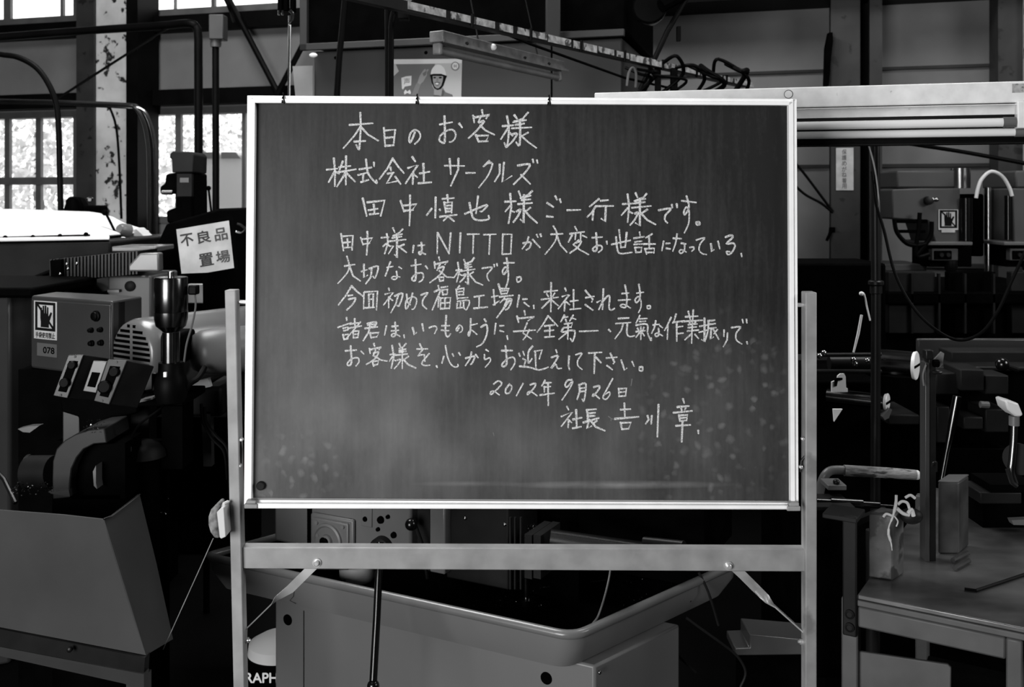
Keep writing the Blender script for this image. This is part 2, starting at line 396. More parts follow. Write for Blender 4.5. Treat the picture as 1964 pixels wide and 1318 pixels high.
def board_material():
    m = bpy.data.materials.new('dusty_slate_with_falloff'); m.use_nodes = True; nt = m.node_tree; bs = nt.nodes['Principled BSDF']
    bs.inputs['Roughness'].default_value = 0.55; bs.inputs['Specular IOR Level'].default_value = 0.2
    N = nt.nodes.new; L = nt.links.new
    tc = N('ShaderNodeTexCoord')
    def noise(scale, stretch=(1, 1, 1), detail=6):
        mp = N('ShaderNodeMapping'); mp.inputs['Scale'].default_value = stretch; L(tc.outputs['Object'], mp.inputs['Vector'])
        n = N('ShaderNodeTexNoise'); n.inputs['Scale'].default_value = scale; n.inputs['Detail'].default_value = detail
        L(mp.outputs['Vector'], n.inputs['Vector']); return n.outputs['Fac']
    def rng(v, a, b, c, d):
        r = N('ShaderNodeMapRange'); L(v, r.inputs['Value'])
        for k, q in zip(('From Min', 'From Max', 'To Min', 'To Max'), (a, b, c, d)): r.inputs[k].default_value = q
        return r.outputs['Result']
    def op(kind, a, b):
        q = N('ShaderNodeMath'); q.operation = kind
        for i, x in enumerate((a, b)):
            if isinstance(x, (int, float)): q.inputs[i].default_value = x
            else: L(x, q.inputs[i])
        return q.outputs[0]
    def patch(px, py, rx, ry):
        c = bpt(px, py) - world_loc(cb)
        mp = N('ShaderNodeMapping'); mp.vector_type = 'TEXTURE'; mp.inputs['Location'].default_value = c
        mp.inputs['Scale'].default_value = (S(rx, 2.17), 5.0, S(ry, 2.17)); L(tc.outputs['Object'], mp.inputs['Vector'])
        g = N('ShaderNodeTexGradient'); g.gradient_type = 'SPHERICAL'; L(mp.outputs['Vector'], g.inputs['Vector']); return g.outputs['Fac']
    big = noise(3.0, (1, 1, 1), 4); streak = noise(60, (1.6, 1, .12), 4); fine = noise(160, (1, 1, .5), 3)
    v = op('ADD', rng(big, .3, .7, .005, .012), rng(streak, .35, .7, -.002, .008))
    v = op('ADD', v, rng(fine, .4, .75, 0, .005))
    # chalk smears that also paint the light falloff, paler at left and bottom
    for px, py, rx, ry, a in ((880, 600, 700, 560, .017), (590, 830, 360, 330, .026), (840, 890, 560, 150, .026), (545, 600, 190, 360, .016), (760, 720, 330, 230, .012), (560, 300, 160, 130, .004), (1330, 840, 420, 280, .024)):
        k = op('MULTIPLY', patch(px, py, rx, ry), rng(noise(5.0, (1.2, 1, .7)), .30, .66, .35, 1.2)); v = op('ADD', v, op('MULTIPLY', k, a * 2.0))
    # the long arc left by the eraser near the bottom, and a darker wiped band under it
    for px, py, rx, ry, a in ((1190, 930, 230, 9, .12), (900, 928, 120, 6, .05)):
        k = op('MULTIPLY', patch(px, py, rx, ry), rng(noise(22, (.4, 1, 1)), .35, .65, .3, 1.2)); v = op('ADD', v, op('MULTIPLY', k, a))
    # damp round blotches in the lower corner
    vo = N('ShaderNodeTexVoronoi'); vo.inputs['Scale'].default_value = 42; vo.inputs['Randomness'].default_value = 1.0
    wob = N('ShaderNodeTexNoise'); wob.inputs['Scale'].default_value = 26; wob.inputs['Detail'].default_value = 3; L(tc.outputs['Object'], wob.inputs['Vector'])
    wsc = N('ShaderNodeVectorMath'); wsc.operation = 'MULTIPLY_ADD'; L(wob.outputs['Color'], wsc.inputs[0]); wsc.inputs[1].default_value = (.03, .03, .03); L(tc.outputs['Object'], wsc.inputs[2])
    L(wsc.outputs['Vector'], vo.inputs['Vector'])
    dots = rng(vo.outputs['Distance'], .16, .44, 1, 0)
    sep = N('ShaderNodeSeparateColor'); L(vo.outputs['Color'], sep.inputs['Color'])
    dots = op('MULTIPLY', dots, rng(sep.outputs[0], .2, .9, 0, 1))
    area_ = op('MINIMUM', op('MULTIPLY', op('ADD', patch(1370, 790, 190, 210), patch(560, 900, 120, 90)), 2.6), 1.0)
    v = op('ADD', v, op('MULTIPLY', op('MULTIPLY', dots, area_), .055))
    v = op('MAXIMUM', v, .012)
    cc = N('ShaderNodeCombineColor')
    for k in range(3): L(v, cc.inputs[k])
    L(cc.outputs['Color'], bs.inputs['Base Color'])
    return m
def chalk_material():
    m = bpy.data.materials.new('white_chalk'); m.use_nodes = True; nt = m.node_tree; bs = nt.nodes['Principled BSDF']
    bs.inputs['Base Color'].default_value = (.62, .62, .62, 1); bs.inputs['Roughness'].default_value = .95; bs.inputs['Specular IOR Level'].default_value = .1
    tc = nt.nodes.new('ShaderNodeTexCoord'); n = nt.nodes.new('ShaderNodeTexNoise'); n.inputs['Scale'].default_value = 420; n.inputs['Detail'].default_value = 3
    r = nt.nodes.new('ShaderNodeMapRange'); r.inputs['From Min'].default_value = .36; r.inputs['From Max'].default_value = .58; r.inputs['To Min'].default_value = .35
    nt.links.new(tc.outputs['Object'], n.inputs['Vector']); nt.links.new(n.outputs['Fac'], r.inputs['Value']); nt.links.new(r.outputs['Result'], bs.inputs['Alpha'])
    return m
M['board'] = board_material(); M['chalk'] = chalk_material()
faint = mat('faint_old_chalk', .12, .95)

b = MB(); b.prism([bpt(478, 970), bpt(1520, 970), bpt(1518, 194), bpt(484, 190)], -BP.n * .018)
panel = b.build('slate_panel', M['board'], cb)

def rail(name, quads):
    b = MB()
    for q, n in quads: b.prism([bpt(x, y, n) for x, y in q], BP.n * -(n + .02))
    return b.build(name, M['alu'], cb, bevel=.0008)
rail('frame_rail', [([(474, 183), (481, 187), (475, 968), (468, 968)], .010), ([(480.5, 187), (489, 192), (482, 968), (474.5, 968)], .015)])
rail('frame_rail', [([(1521, 190), (1528, 190), (1532, 972), (1525, 972)], .010), ([(1513, 195), (1521.5, 190), (1525.5, 972), (1517, 972)], .015)])
rail('frame_rail', [([(474, 183), (1528, 190), (1523, 195.5), (480, 189)], .010), ([(480, 189), (1523, 195.5), (1514, 202), (488, 197)], .015)])
rail('frame_rail', [([(480, 959), (1520, 965), (1520, 971), (480, 966)], .016)])
b = MB(); b.prism([bpt(486, 966, .028), bpt(1514, 970, .028), bpt(1514, 978.5, .028), bpt(486, 976, .028)], BP.n * -.018)
b.build('chalk_tray', M['alu'], cb, bevel=.003)
for x, y, c in ((481, 968, 'a'), (1523, 973, 'b')):
    b = MB(); b.prism([bpt(x - 13, y - 1, .031), bpt(x + 13, y - 1, .031), bpt(x + 13, y + 8, .031), bpt(x - 13, y + 8, .031)], BP.n * -.05)
    b.prism([bpt(x - 9, y - 8, .03), bpt(x + 10, y - 8, .03), bpt(x + 10, y - 1, .03), bpt(x - 9, y - 1, .03)], BP.n * -.02)
    b.build('tray_bracket', M['post'], cb, bevel=.002)
# stand
def tubepost(name, p0, p1, sx, sy):
    b = MB(); r = []
    for p in (p0, p1): r.append([p + V(-sx / 2, 0, 0), p + V(sx / 2, 0, 0), p + V(sx / 2, sy, 0), p + V(-sx / 2, sy, 0)])
    b.loft(r); return b.build(name, M['post'], cb, bevel=.002)
tubepost('post', P(441, 557, DB - .01), P(467, 1732, DB - .01), .0235, .034)
tubepost('post', P(1556, 561, DB - .01), P(1556, 1732, DB - .01), .0245, .034)
b = MB(); b.prism([P(464, 1091, DB), P(1545, 1097, DB), P(1545, 1054, DB), P(464, 1050, DB)], (0, .03, 0)); b.build('cross_bar', M['post'], cb, bevel=.002)
for px in (465, 1556):
    x = P(px, 1734, DB).x; MB().box((x - .016, DB - .10, 0.002), (x + .016, DB + .34, .036)).build('foot', M['post'], cb, bevel=.003)
for px, py in ((608, 1079), (1397, 1085)):
    c = P(px, py, DB); b = MB(); b.lathe(c, (0, -1, 0), [(-.002, .0095), (.003, .0095), (.003, .006), (.009, .006), (.0105, .004)], 18)
    b.build('bolt', M['strap'], cb)
def strap(pts, wds, name='brace'):
    b = MB(); r = []
    for p, wv in zip(pts, wds):
        p = Vector(p); wv = Vector(wv); n = V(0, 1, 0) if abs(wv.y) < .004 else V(.6, 0, .8)
        r.append([p - wv, p + wv, p + wv + n * .003, p - wv + n * .003])
    b.loft(r); return b.build(name, M['strap'], cb, angle=60)
hw = .0095
dgl = V(1, 0, -.9).normalized() * hw; dgr = V(1, 0, .9).normalized() * hw; dy = V(0, hw, 0)
strap([P(618, 1070, DB + .032), P(590, 1097, DB + .032), P(556, 1131, DB + .032), P(532, 1148, DB + .032), P(520, 1160, DB + .03), P(471, 1208, DB + .02), P(470, 1243, DB + .02)],
      [dgl, dgl, dgl, (dgl + dy * 1.0) * .7, dy, dy, dy])
strap([P(1388, 1070, DB + .032), P(1424, 1103, DB + .032), P(1448, 1127, DB + .032), P(1470, 1150, DB + .032), P(1484, 1163, DB + .03), P(1541, 1214, DB + .02), P(1542, 1243, DB + .02)],
      [dgr, dgr, dgr, (dgr + dy) * .7, dy, dy, dy])
for px, py, dx in ((470, 1228, 1), (1541, 1231, -1)):
    b = MB(); b.lathe(P(px, py, DB + .012), (dx, 0, 0), [(0, .006), (.008, .006), (.008, .003), (.012, .003)], 12); b.build('brace_bolt', M['strap'], cb)
# pivots and latches
for a, c in (((450, 579), (474, 580)), ((1524, 585), (1549, 585))):
    MB().tube([P(a[0], a[1], DB + .01), P(c[0], c[1], DB + .01)], .0045, 10).build('pivot_pin', M['strap'], cb)
MB().tube([P(1547, 832, DB + .005), P(1546.5, 872, DB), P(1537, 884, DB), P(1535, 905, DB + .003)], .0028, 8).build('latch_hook', M['darkiron'], cb)
MB().tube([P(459, 838, DB + .005), P(463, 862, DB), P(461, 895, DB + .003)], .0028, 8).build('latch_hook', M['darkiron'], cb)
for px, py in ((463, 843), (460, 893), (1536, 896), (1540, 842)):
    MB().lathe(P(px, py, DB - .004), (0, -1, 0), [(-.004, .004), (.003, .004), (.0045, .002)], 12).build('screw', M['strap'], cb)
b = MB(); b.lathe(bpt(501, 931), BP.n, [(0, .0095), (.006, .0095), (.0075, .0075)], 22); mg = b.build('round_magnet', M['darkpaint'])
tag(mg, 'small dark round magnet in the bottom corner of the chalkboard', 'magnet')
for px, k in ((543, 'beside the steel rod'), (800, 'in front of the hard-hat poster'), (1053, 'under the end of the tube lamp')):
    py = 183 + (px - 474) * .0066
    o = MB().tube([bpt(px + 2, py + 15, .018), bpt(px, py - 4, .012), bpt(px, py - 5, .004), bpt(px - 2, py + 14, .018)], .0016, 6).build('wire_clip', M['rubber'])
    tag(o, 'black wire clip over the chalkboard top rail ' + k, 'clip', 'wire clips on the chalkboard rail')

# ------------------------------------------------------------------ the chalk writing: strokes read off the board, one part per line
CROPS = dict(A=(600, 190, 4.27), B=(640, 360, 4.27), C=(1000, 360, 4.27), D=(630, 480, 4.676), E=(950, 530, 3.851), F=(630, 590, 4.27), G=(920, 690, 4.27))
LINES = [
 (4.1, ["A300,212 490,198;388,112 392,225 385,340 378,415 355,375;388,228 340,300 250,402;395,230 450,290 535,340;340,348 428,343",
  "A582,235 592,382;592,258 675,250 660,380;595,318 665,312;592,384 662,378",
  "A835,272 815,325 797,355 788,330 800,280 835,252 870,270 880,305 865,340 835,368",
  "A1040,208 1140,190;1078,140 1080,345 1050,350 1035,335 1045,300 1090,262 1140,250 1168,280 1165,320 1140,348 1120,352;1198,200 1222,232",
  "A1385,90 1390,125;1312,135 1322,192;1325,150 1448,130 1420,158;1372,150 1355,188;1362,192 1402,182 1340,260 1275,320;1372,215 1410,255 1485,292;1335,295 1358,350;1350,300 1440,298 1420,340;1358,348 1432,345",
  "A1555,222 1640,215;1590,140 1605,250 1590,392 1568,360;1600,235 1540,328;1605,270 1635,300;1650,132 1672,160;1762,110 1720,160 1640,190;1650,185 1745,172;1660,212 1730,200;1630,240 1790,232;1695,180 1698,260 1692,378 1665,355;1630,290 1672,284 1640,340 1592,390;1762,275 1715,300;1705,300 1760,350 1830,400"]),
 (4.0, ["A112,578 200,570;172,485 182,600 180,712;180,590 130,680;185,595 215,610;245,510 215,590;215,558 308,548;208,600 352,575;272,468 270,700;268,600 240,650 198,715;275,605 345,675",
  "A382,575 480,560;370,622 440,605;412,618 410,672;395,680 455,662;435,495 450,600 490,660 525,690 520,665;500,520 502,550",
  "A655,485 610,570 545,655;655,490 700,555 745,605;635,560 640,585;612,612 662,602;655,605 605,690 690,672;675,635 718,695",
  "A815,475 838,510;780,565 860,540 760,690;822,600 818,695;830,620 855,640;875,610 955,595;905,530 910,685;865,690 970,682",
  "A1080,545 1240,548;1120,490 1130,615;1192,488 1190,580 1130,710", "A1255,605 1328,605",
  "A1445,508 1398,552;1425,528 1470,530 1435,625 1360,725",
  "A1530,535 1530,610 1490,675;1565,520 1552,680 1628,630",
  "A1678,545 1775,535 1740,600 1645,698;1705,620 1780,695;1800,495 1806,520;1835,500 1840,525"]),
 (4.1, ["B238,88 270,232;275,120 418,105 385,230;328,138 335,212;285,185 360,172;295,218 368,212",
  "B548,108 575,195;560,148 682,135 645,180;575,190 650,182;625,62 625,200 620,310",
  "B802,172 762,225;835,80 832,245;868,178 872,186;890,92 985,85;930,60 935,110;905,118 918,205;905,125 970,118 965,205;920,148 960,145;920,172 960,170;920,196 962,194;870,238 1008,222;935,235 900,270;940,235 985,275",
  "B1075,215 1255,140 1220,190 1200,195;1182,70 1165,212;1112,125 1130,215 1150,255 1200,268 1268,258 1268,230",
  "B1402,115 1490,112;1445,50 1455,160 1432,292;1445,150 1405,195;1455,190 1480,200;1515,30 1530,70;1625,28 1590,60 1530,85;1535,85 1612,65;1540,102 1610,95;1510,135 1625,125;1558,60 1555,290 1530,262;1500,195 1530,180 1510,230 1472,282;1610,165 1570,195;1565,190 1610,240 1665,288",
  "B1748,125 1798,158;1745,235 1796,240;1815,70 1828,98;1852,95 1860,122", "C375,185 485,182",
  "C635,92 560,155;610,150 580,200 540,240;588,195 582,265;650,108 710,102;612,152 752,150;692,155 685,280 655,255",
  "C830,135 920,130;870,55 882,150 870,282;872,165 820,225;880,195 910,210;935,45 950,80;1025,50 1000,80 925,110;935,108 1015,92;930,128 1010,118;905,165 1062,150;970,90 970,315 935,290;930,212 955,205 930,260 892,305;1030,180 985,210;975,205 1030,265 1098,302",
  "C1125,185 1222,172 1180,225 1175,265 1195,288;1232,140 1236,165;1272,135 1275,162",
  "C1312,108 1430,122;1352,70 1372,160 1340,220 1330,200 1350,160 1372,190 1370,290 1335,370",
  "C1432,285 1455,283 1460,300 1438,305 1430,288"]),
 (3.6, ["B60,378 80,515;78,398 158,392 150,510;112,420 118,490;82,450 135,445;88,492 140,488", "B222,408 240,468;232,422 318,412 285,460;240,462 295,455;275,360 278,450 270,550",
  "B390,410 450,405;435,378 445,450 418,540;435,455 405,480;445,470 465,480;485,330 500,365;565,340 535,370 485,395;490,392 560,380;480,412 555,400;450,440 590,425;518,385 518,575 500,550;465,480 490,475 450,540;575,465 530,485;530,480 595,530",
  "B655,475 648,530;690,475 745,470;718,450 722,510 712,545 698,540 705,525 750,545",
  "B850,368 848,540;852,370 945,540;958,372 945,540", "B1038,372 1032,532", "B1095,382 1192,380;1145,382 1140,538", "B1228,385 1328,382;1280,385 1272,545",
  "B1385,385 1380,542;1385,382 1458,382 1450,540;1380,545 1452,542",
  "C15,455 75,448 68,490 40,510;58,405 45,450 8,500;92,425 152,490;125,385 135,405;155,380 162,400",
  "C243,382 338,378;262,315 290,375 270,450 195,545;290,390 320,470 372,528",
  "C438,320 455,352;398,378 515,362;415,390 385,445;445,375 440,425;485,372 485,430;500,392 535,408;470,430 425,465;450,450 490,440 460,490 398,535;430,470 480,510 550,548",
  "C580,410 662,405;612,372 618,500 595,520 585,500 620,475 655,478 660,505 632,530;698,440 702,462",
  "C740,465 892,432;775,405 785,500 810,540 905,530;800,345 815,490;862,368 850,488;815,490 850,486",
  "C968,365 972,392;922,415 1005,402;930,445 985,438;922,465 990,462;930,490 938,530;930,490 985,490 980,528;938,530 980,528;1070,380 1020,410;1000,462 1095,462;1045,405 1048,500;1010,500 1025,545;1010,502 1090,498 1085,535;1025,532 1085,530",
  "C1165,440 1150,515;1185,458 1215,456;1188,498 1218,502",
  "C1245,415 1308,418;1275,380 1262,460 1240,520;1310,455 1345,462;1335,465 1335,510 1310,538 1292,525 1310,508 1350,528",
  "C1380,490 1410,488 1412,505 1395,520", "C1432,430 1500,412 1465,460 1455,510 1480,540 1515,548", "C1552,460 1560,525 1575,510;1610,440 1625,500",
  "C1672,405 1720,390 1728,410 1680,460 1735,455 1748,485 1720,535 1690,548 1680,525 1705,525", "C1800,540 1805,565"]),
 (3.5, ["D145,142 235,128;165,55 185,130 170,200 85,298;190,145 220,230 285,275", "D295,190 345,175;318,125 318,245 350,225;365,165 445,145 420,245 400,235;388,165 380,240 335,300",
  "D525,155 578,145;555,105 540,150 510,230;632,150 655,165;610,190 615,245 590,262 565,250 585,235 640,240",
  "D742,140 830,125;780,85 782,255 755,270 752,245 790,210 840,205 852,235 838,270 812,285;872,142 888,165",
  "D990,62 998,92;950,105 955,160;960,125 1075,100 1045,128;1000,125 975,180;990,160 1035,150 1000,220 910,290;995,185 1060,240 1125,245;990,240 998,275;992,245 1035,240 1030,272;998,275 1030,272",
  "D1145,180 1195,175;1160,110 1172,200 1150,285;1165,190 1130,240;1175,215 1195,225;1215,85 1225,110;1305,70 1285,100 1220,125;1225,140 1280,125;1225,158 1285,148;1180,190 1312,170;1250,125 1252,310 1228,285;1205,225 1230,215 1215,250 1180,285;1300,195 1260,220;1262,215 1320,285 1382,312",
  "D1378,162 1468,155 1425,215 1428,255 1440,275;1485,130 1487,148;1510,120 1513,140", "D1575,115 1665,112;1598,70 1608,160 1575,215 1562,185 1590,150 1612,190 1610,270 1590,335", "D1690,245 1722,240 1725,270 1695,285 1688,248"]),
 (3.5, ["D208,320 160,400 90,490;208,322 250,365 308,412;178,408 215,402;182,440 242,430 220,480 165,535", "D318,380 315,525;325,375 440,368 430,535;362,400 365,512;362,395 402,390 400,508;365,442 400,438;320,518 410,512",
  "D540,342 545,362;508,395 582,378 495,490;540,420 540,515;550,430 575,450;595,410 665,390 635,495 615,495;625,405 605,480 560,560",
  "D700,395 710,470 735,490;755,385 730,470 700,525 690,500 700,450 750,420 785,430 790,470 770,520 750,530", "D830,402 890,382 850,440 845,490 880,525",
  "D985,318 990,345;950,372 1005,355 975,430 932,535;985,420 985,510;990,420 1008,432;1010,335 1068,325;1020,355 1025,400;1022,358 1068,352 1065,395;1025,398 1065,395;1005,430 1005,525;1005,430 1095,425 1085,525;1045,430 1045,520;1008,475 1088,470;1005,525 1085,520",
  "D1175,320 1155,345;1145,350 1155,440;1150,350 1215,340 1210,400;1155,375 1210,368;1155,400 1212,398;1155,432 1250,425;1158,460 1262,452 1240,530 1215,520;1155,480 1150,520 1215,512;1185,470 1182,515;1212,470 1212,512",
  "D1308,418 1395,405;1352,415 1350,510;1305,522 1425,510",
  "D1465,420 1520,408;1480,355 1492,490;1478,490 1530,455;1525,305 1550,395;1545,345 1620,345 1600,390;1550,365 1605,362;1555,390 1598,388;1535,418 1655,405;1580,430 1540,470;1575,440 1640,440 1620,510 1590,535;1600,450 1565,530 1510,605;1625,450 1560,540",
  "D1710,405 1692,510;1745,440 1780,438;1755,470 1800,505", "D1840,495 1843,522",
  "E362,115 458,105;380,130 392,150;438,125 425,148;340,172 465,155;412,48 410,262;405,175 345,235;415,175 465,218",
  "E515,88 522,108;495,150 548,135 465,240;515,185 510,255;525,190 548,210;555,185 612,178;578,100 578,245;552,245 632,238",
  "E668,158 730,148;665,105 720,170 712,190;665,210 685,225 720,250", "E798,95 792,245;752,192 800,170 765,245;790,190 832,145 845,160 840,230 855,250 880,238",
  "E935,128 985,124;910,178 998,172;958,65 972,150 965,225 935,228 925,215 950,208 998,235", "E1045,125 1095,118;1060,60 1070,150 1045,195 1032,175 1055,150 1075,180 1075,230 1058,268", "E1122,220 1142,218 1145,235 1125,240 1120,222"]),
 (3.5, ["F148,82 150,105;78,162 185,125;120,170 158,160;125,190 160,182;120,222 128,262;122,225 162,218 160,255;128,260 160,255;175,135 245,125;215,92 218,160;160,170 270,150;262,118 150,250;200,195 205,250;200,195 250,190 240,245;205,220 245,215;205,248 240,245",
  "F318,130 390,118 380,150 335,158;320,142 385,135;300,170 400,158;345,125 330,200 285,270;340,205 350,250;342,210 415,205 395,240;350,246 395,240",
  "F475,150 460,225;520,155 570,150;515,192 575,186;545,120 552,215 530,238 515,225 540,212 585,235", "F618,225 622,248", "F690,165 705,222 720,205;768,135 778,190", "F825,165 870,152 888,170 870,212",
  "F965,65 958,200 975,240 1000,215;930,150 990,148;925,185 985,190", "F1070,165 1055,190 1045,180 1070,145 1095,160 1095,190 1075,205",
  "F1165,145 1218,132;1165,92 1162,190 1150,232 1145,210 1170,185 1215,220", "F1278,95 1290,115;1250,160 1290,140 1302,175 1290,240 1260,295 1215,322", "F1370,130 1360,215;1405,150 1435,148;1405,190 1435,198", "F1462,232 1468,260",
  "E215,255 220,285;160,295 172,340;168,312 290,300 240,330;135,408 295,398;235,345 205,420 265,462;252,395 230,440 205,468",
  "E390,292 350,360 310,412;392,295 460,368;365,368 435,360;365,405 430,398;402,365 402,450;365,450 435,445",
  "E510,288 485,335;505,305 535,300;520,320 525,335;575,288 550,330;560,308 595,318;510,352 570,345 560,378;505,380 560,375;500,385 495,412 585,402 572,480 555,460;538,345 535,465;530,415 470,465",
  "E622,408 758,402", "E838,395 850,408", "E910,312 985,308;890,350 1000,342;945,350 930,400 885,460;975,350 972,420 990,445 1028,440",
  "E1068,290 1040,345;1065,315 1120,312;1065,335 1110,332;1040,362 1120,355 1125,420 1150,475 1152,455;1040,410 1105,402;1075,375 1075,468;1050,385 1058,398;1098,378 1090,395;1070,410 1040,450;1080,410 1100,440",
  "E1165,360 1210,355;1185,330 1175,380 1155,420;1215,365 1235,380;1205,385 1208,430 1190,445 1180,432 1195,420 1235,440",
  "E1298,305 1265,375 1250,400;1275,365 1270,465;1335,280 1320,330 1310,345;1320,340 1395,330;1340,345 1340,478;1345,375 1385,370;1345,425 1388,420",
  "E1425,260 1440,320;1462,250 1458,320;1405,300 1495,295;1380,335 1530,325;1435,342 1440,352;1478,338 1468,352;1425,358 1490,352;1425,380 1485,375;1420,405 1500,398;1455,340 1450,495;1445,430 1400,470;1475,430 1500,460",
  "E1510,370 1570,360;1545,310 1545,485 1525,470;1505,415 1575,395;1570,330 1620,325;1575,335 1572,400 1552,470;1585,355 1625,350;1580,385 1630,380;1595,385 1590,465 1610,450;1605,385 1650,465;1640,395 1615,425",
  "E1690,398 1688,445;1715,420 1712,470 1685,520", "E1745,380 1810,375 1780,420 1780,470 1820,500;1825,320 1830,345;1855,318 1858,345", "E1858,485 1862,500"]),
 (3.5, ["F140,355 228,348;182,315 188,450 165,475 155,458 190,420 240,412 250,445 225,478;268,358 290,380",
  "F372,295 378,315;335,335 342,375;340,345 435,325 415,345;385,350 365,395;370,375 410,365 380,420 312,465;375,395 430,430 480,438;360,440 370,480;362,442 412,435 402,465;370,472 402,465",
  "F505,385 550,380;522,312 535,400 515,495;525,400 500,440;535,430 552,435;580,295 590,320;635,295 610,325 580,335;580,350 635,340;580,365 635,358;550,390 645,380;605,335 605,500;565,430 590,425 575,460 540,500;655,400 615,430;615,425 650,465 715,495",
  "F725,340 812,338;748,298 770,345 735,395;745,390 785,385 790,440;825,378 780,430 765,460 790,475 830,472", "F885,478 890,490",
  "F945,400 930,455;958,312 975,400 1000,460 1030,485 1060,482 1060,465;1015,380 1025,398;1068,370 1080,390", "F1125,415 1195,400 1180,450 1165,465;1172,365 1160,420 1122,475;1205,385 1225,410", "F1290,345 1310,358;1278,385 1280,425 1320,412 1325,440 1285,488",
  "E48,550 125,548;75,515 85,640 60,668 50,650 90,610 135,600 145,640 115,690;175,570 182,590", "E205,555 215,585;275,518 245,560 245,640 270,610;290,555 345,545 325,610;295,555 300,680;205,610 225,620 215,655;180,665 250,672 325,692 390,672",
  "E448,545 455,565;415,600 465,590 412,680 445,650 460,680 488,680", "E545,590 540,660 548,690", "E595,580 640,570 610,620 610,660 640,688", "E690,568 785,562;735,570 730,718;745,600 780,638", "E820,605 898,598;850,570 880,635 872,645;825,660 865,690",
  "E930,620 955,695 970,680;1010,630 1025,665", "E1065,672 1088,672 1085,698 1065,695 1063,674"]),
 (3.5, ["G115,200 150,175 180,190 165,220 95,285 90,265 115,258 160,288", "G245,200 215,240 215,275 245,270 265,225 245,200", "G355,195 302,295", "G415,205 455,195 450,225 395,285 395,268 420,262 470,295",
  "G535,170 510,215;530,190 585,188;525,225 580,220;530,220 530,265;495,290 610,275;560,195 562,375", "G755,165 720,170 700,205 715,225 755,180 760,190 735,240 675,330", "G815,205 820,260 798,325;815,208 870,200 855,335 840,325;825,235 862,230;822,262 860,258",
  "G935,225 975,215 980,235 930,300 935,280 980,318", "G1090,155 1030,265 1010,310 1035,325 1065,290 1060,265 1015,295", "G1138,235 1142,300;1140,240 1202,235 1195,295;1145,268 1195,262;1142,300 1195,296"]),
 (3.9, ["G715,385 728,410;670,465 760,430 670,545;728,490 725,555;735,500 752,515;765,490 835,475;790,412 795,560;762,562 830,550",
  "G875,412 955,405;880,412 885,505;890,440 945,435;890,465 942,460;850,515 975,478;895,490 880,565 915,545;910,500 950,550 1025,582;960,500 930,525",
  "G1155,410 1235,405;1185,358 1190,470;1108,485 1300,468;1155,515 1165,570;1155,518 1240,515 1220,565;1165,570 1222,566", "G1375,460 1385,490 1360,525;1410,460 1405,525;1465,370 1455,632",
  "G1665,322 1675,355;1620,388 1712,380;1650,395 1655,415;1690,392 1680,412;1588,435 1740,420;1632,455 1640,500;1632,458 1702,452 1695,498;1640,478 1690,475;1640,502 1692,498;1608,542 1725,535;1662,502 1655,672", "G1790,580 1792,605"]),
]
OLD = [(2.2, ["G1055,465 1078,482 1100,490;1078,482 1076,500", "G1248,160 1240,212", "G112,600 118,622"]),
       (2.0, ["C40,-360 40,-340"]),]
def write(lines, m, name, lift):
    k = 0
    for wd, glyphs in lines:
        bm = bmesh.new(); rnd = random.Random(int(wd * 10) + len(glyphs))
        for g in glyphs:
            ox, oy, sc = CROPS[g[0]]
            for st in g[1:].split(';'):
                pts = [tuple(float(q) for q in p.split(',')) for p in st.split()]
                pts = [(ox + x / sc, oy + y / sc) for x, y in pts]
                v3 = [Vector((x, y, 0)) for x, y in pts]
                if len(v3) >= 4: v3 = smooth(v3, 4)
                k += 1; n = .0004 + lift + .00002 * (k % 14)
                h = wd / 2 * rnd.uniform(.86, 1.1); left, right = [], []; m_ = len(v3)
                t = (v3[1] - v3[0]).normalized(); e = (v3[-1] - v3[-2]).normalized()
                v3[0] = v3[0] - t * h * .5; v3[-1] = v3[-1] + e * h * .5
                for i, p in enumerate(v3):
                    a = (v3[min(i + 1, m_ - 1)] - v3[max(i - 1, 0)]).normalized()
                    q = Vector((-a.y, a.x, 0)); hh = h * (1.08 - .30 * i / (m_ - 1)) * rnd.uniform(.93, 1.07)
                    if 0 < i < m_ - 1:
                        d1 = (v3[i] - v3[i - 1]).normalized(); d2 = (v3[i + 1] - v3[i]).normalized(); hh = hh / max(.72, (1 + d1.dot(d2)) / 2) ** .5
                    left.append(p + q * hh); right.append(p - q * hh)
                cap0 = [v3[0] - t * h * .5]; cap1 = [v3[-1] + e * h * .35]
                vl = [bm.verts.new(bpt(p.x, p.y, n)) for p in left]; vr = [bm.verts.new(bpt(p.x, p.y, n)) for p in right]
                for i in range(m_ - 1): bm.faces.new((vl[i], vl[i + 1], vr[i + 1], vr[i]))
                c0_ = bm.verts.new(bpt(cap0[0].x, cap0[0].y, n)); c1_ = bm.verts.new(bpt(cap1[0].x, cap1[0].y, n))
                bm.faces.new((vl[0], vr[0], c0_)); bm.faces.new((vr[-1], vl[-1], c1_))
        bmesh.ops.translate(bm, verts=bm.verts, vec=-world_loc(cb))
        me = bpy.data.meshes.new(name); bm.to_mesh(me); bm.free(); me.materials.append(m)
        o = bpy.data.objects.new(name, me); COL.objects.link(o); o.parent = panel
write(LINES, M['chalk'], 'chalk_writing', .0002)
write(OLD[:1], faint, 'faint_chalk_mark', .0001)
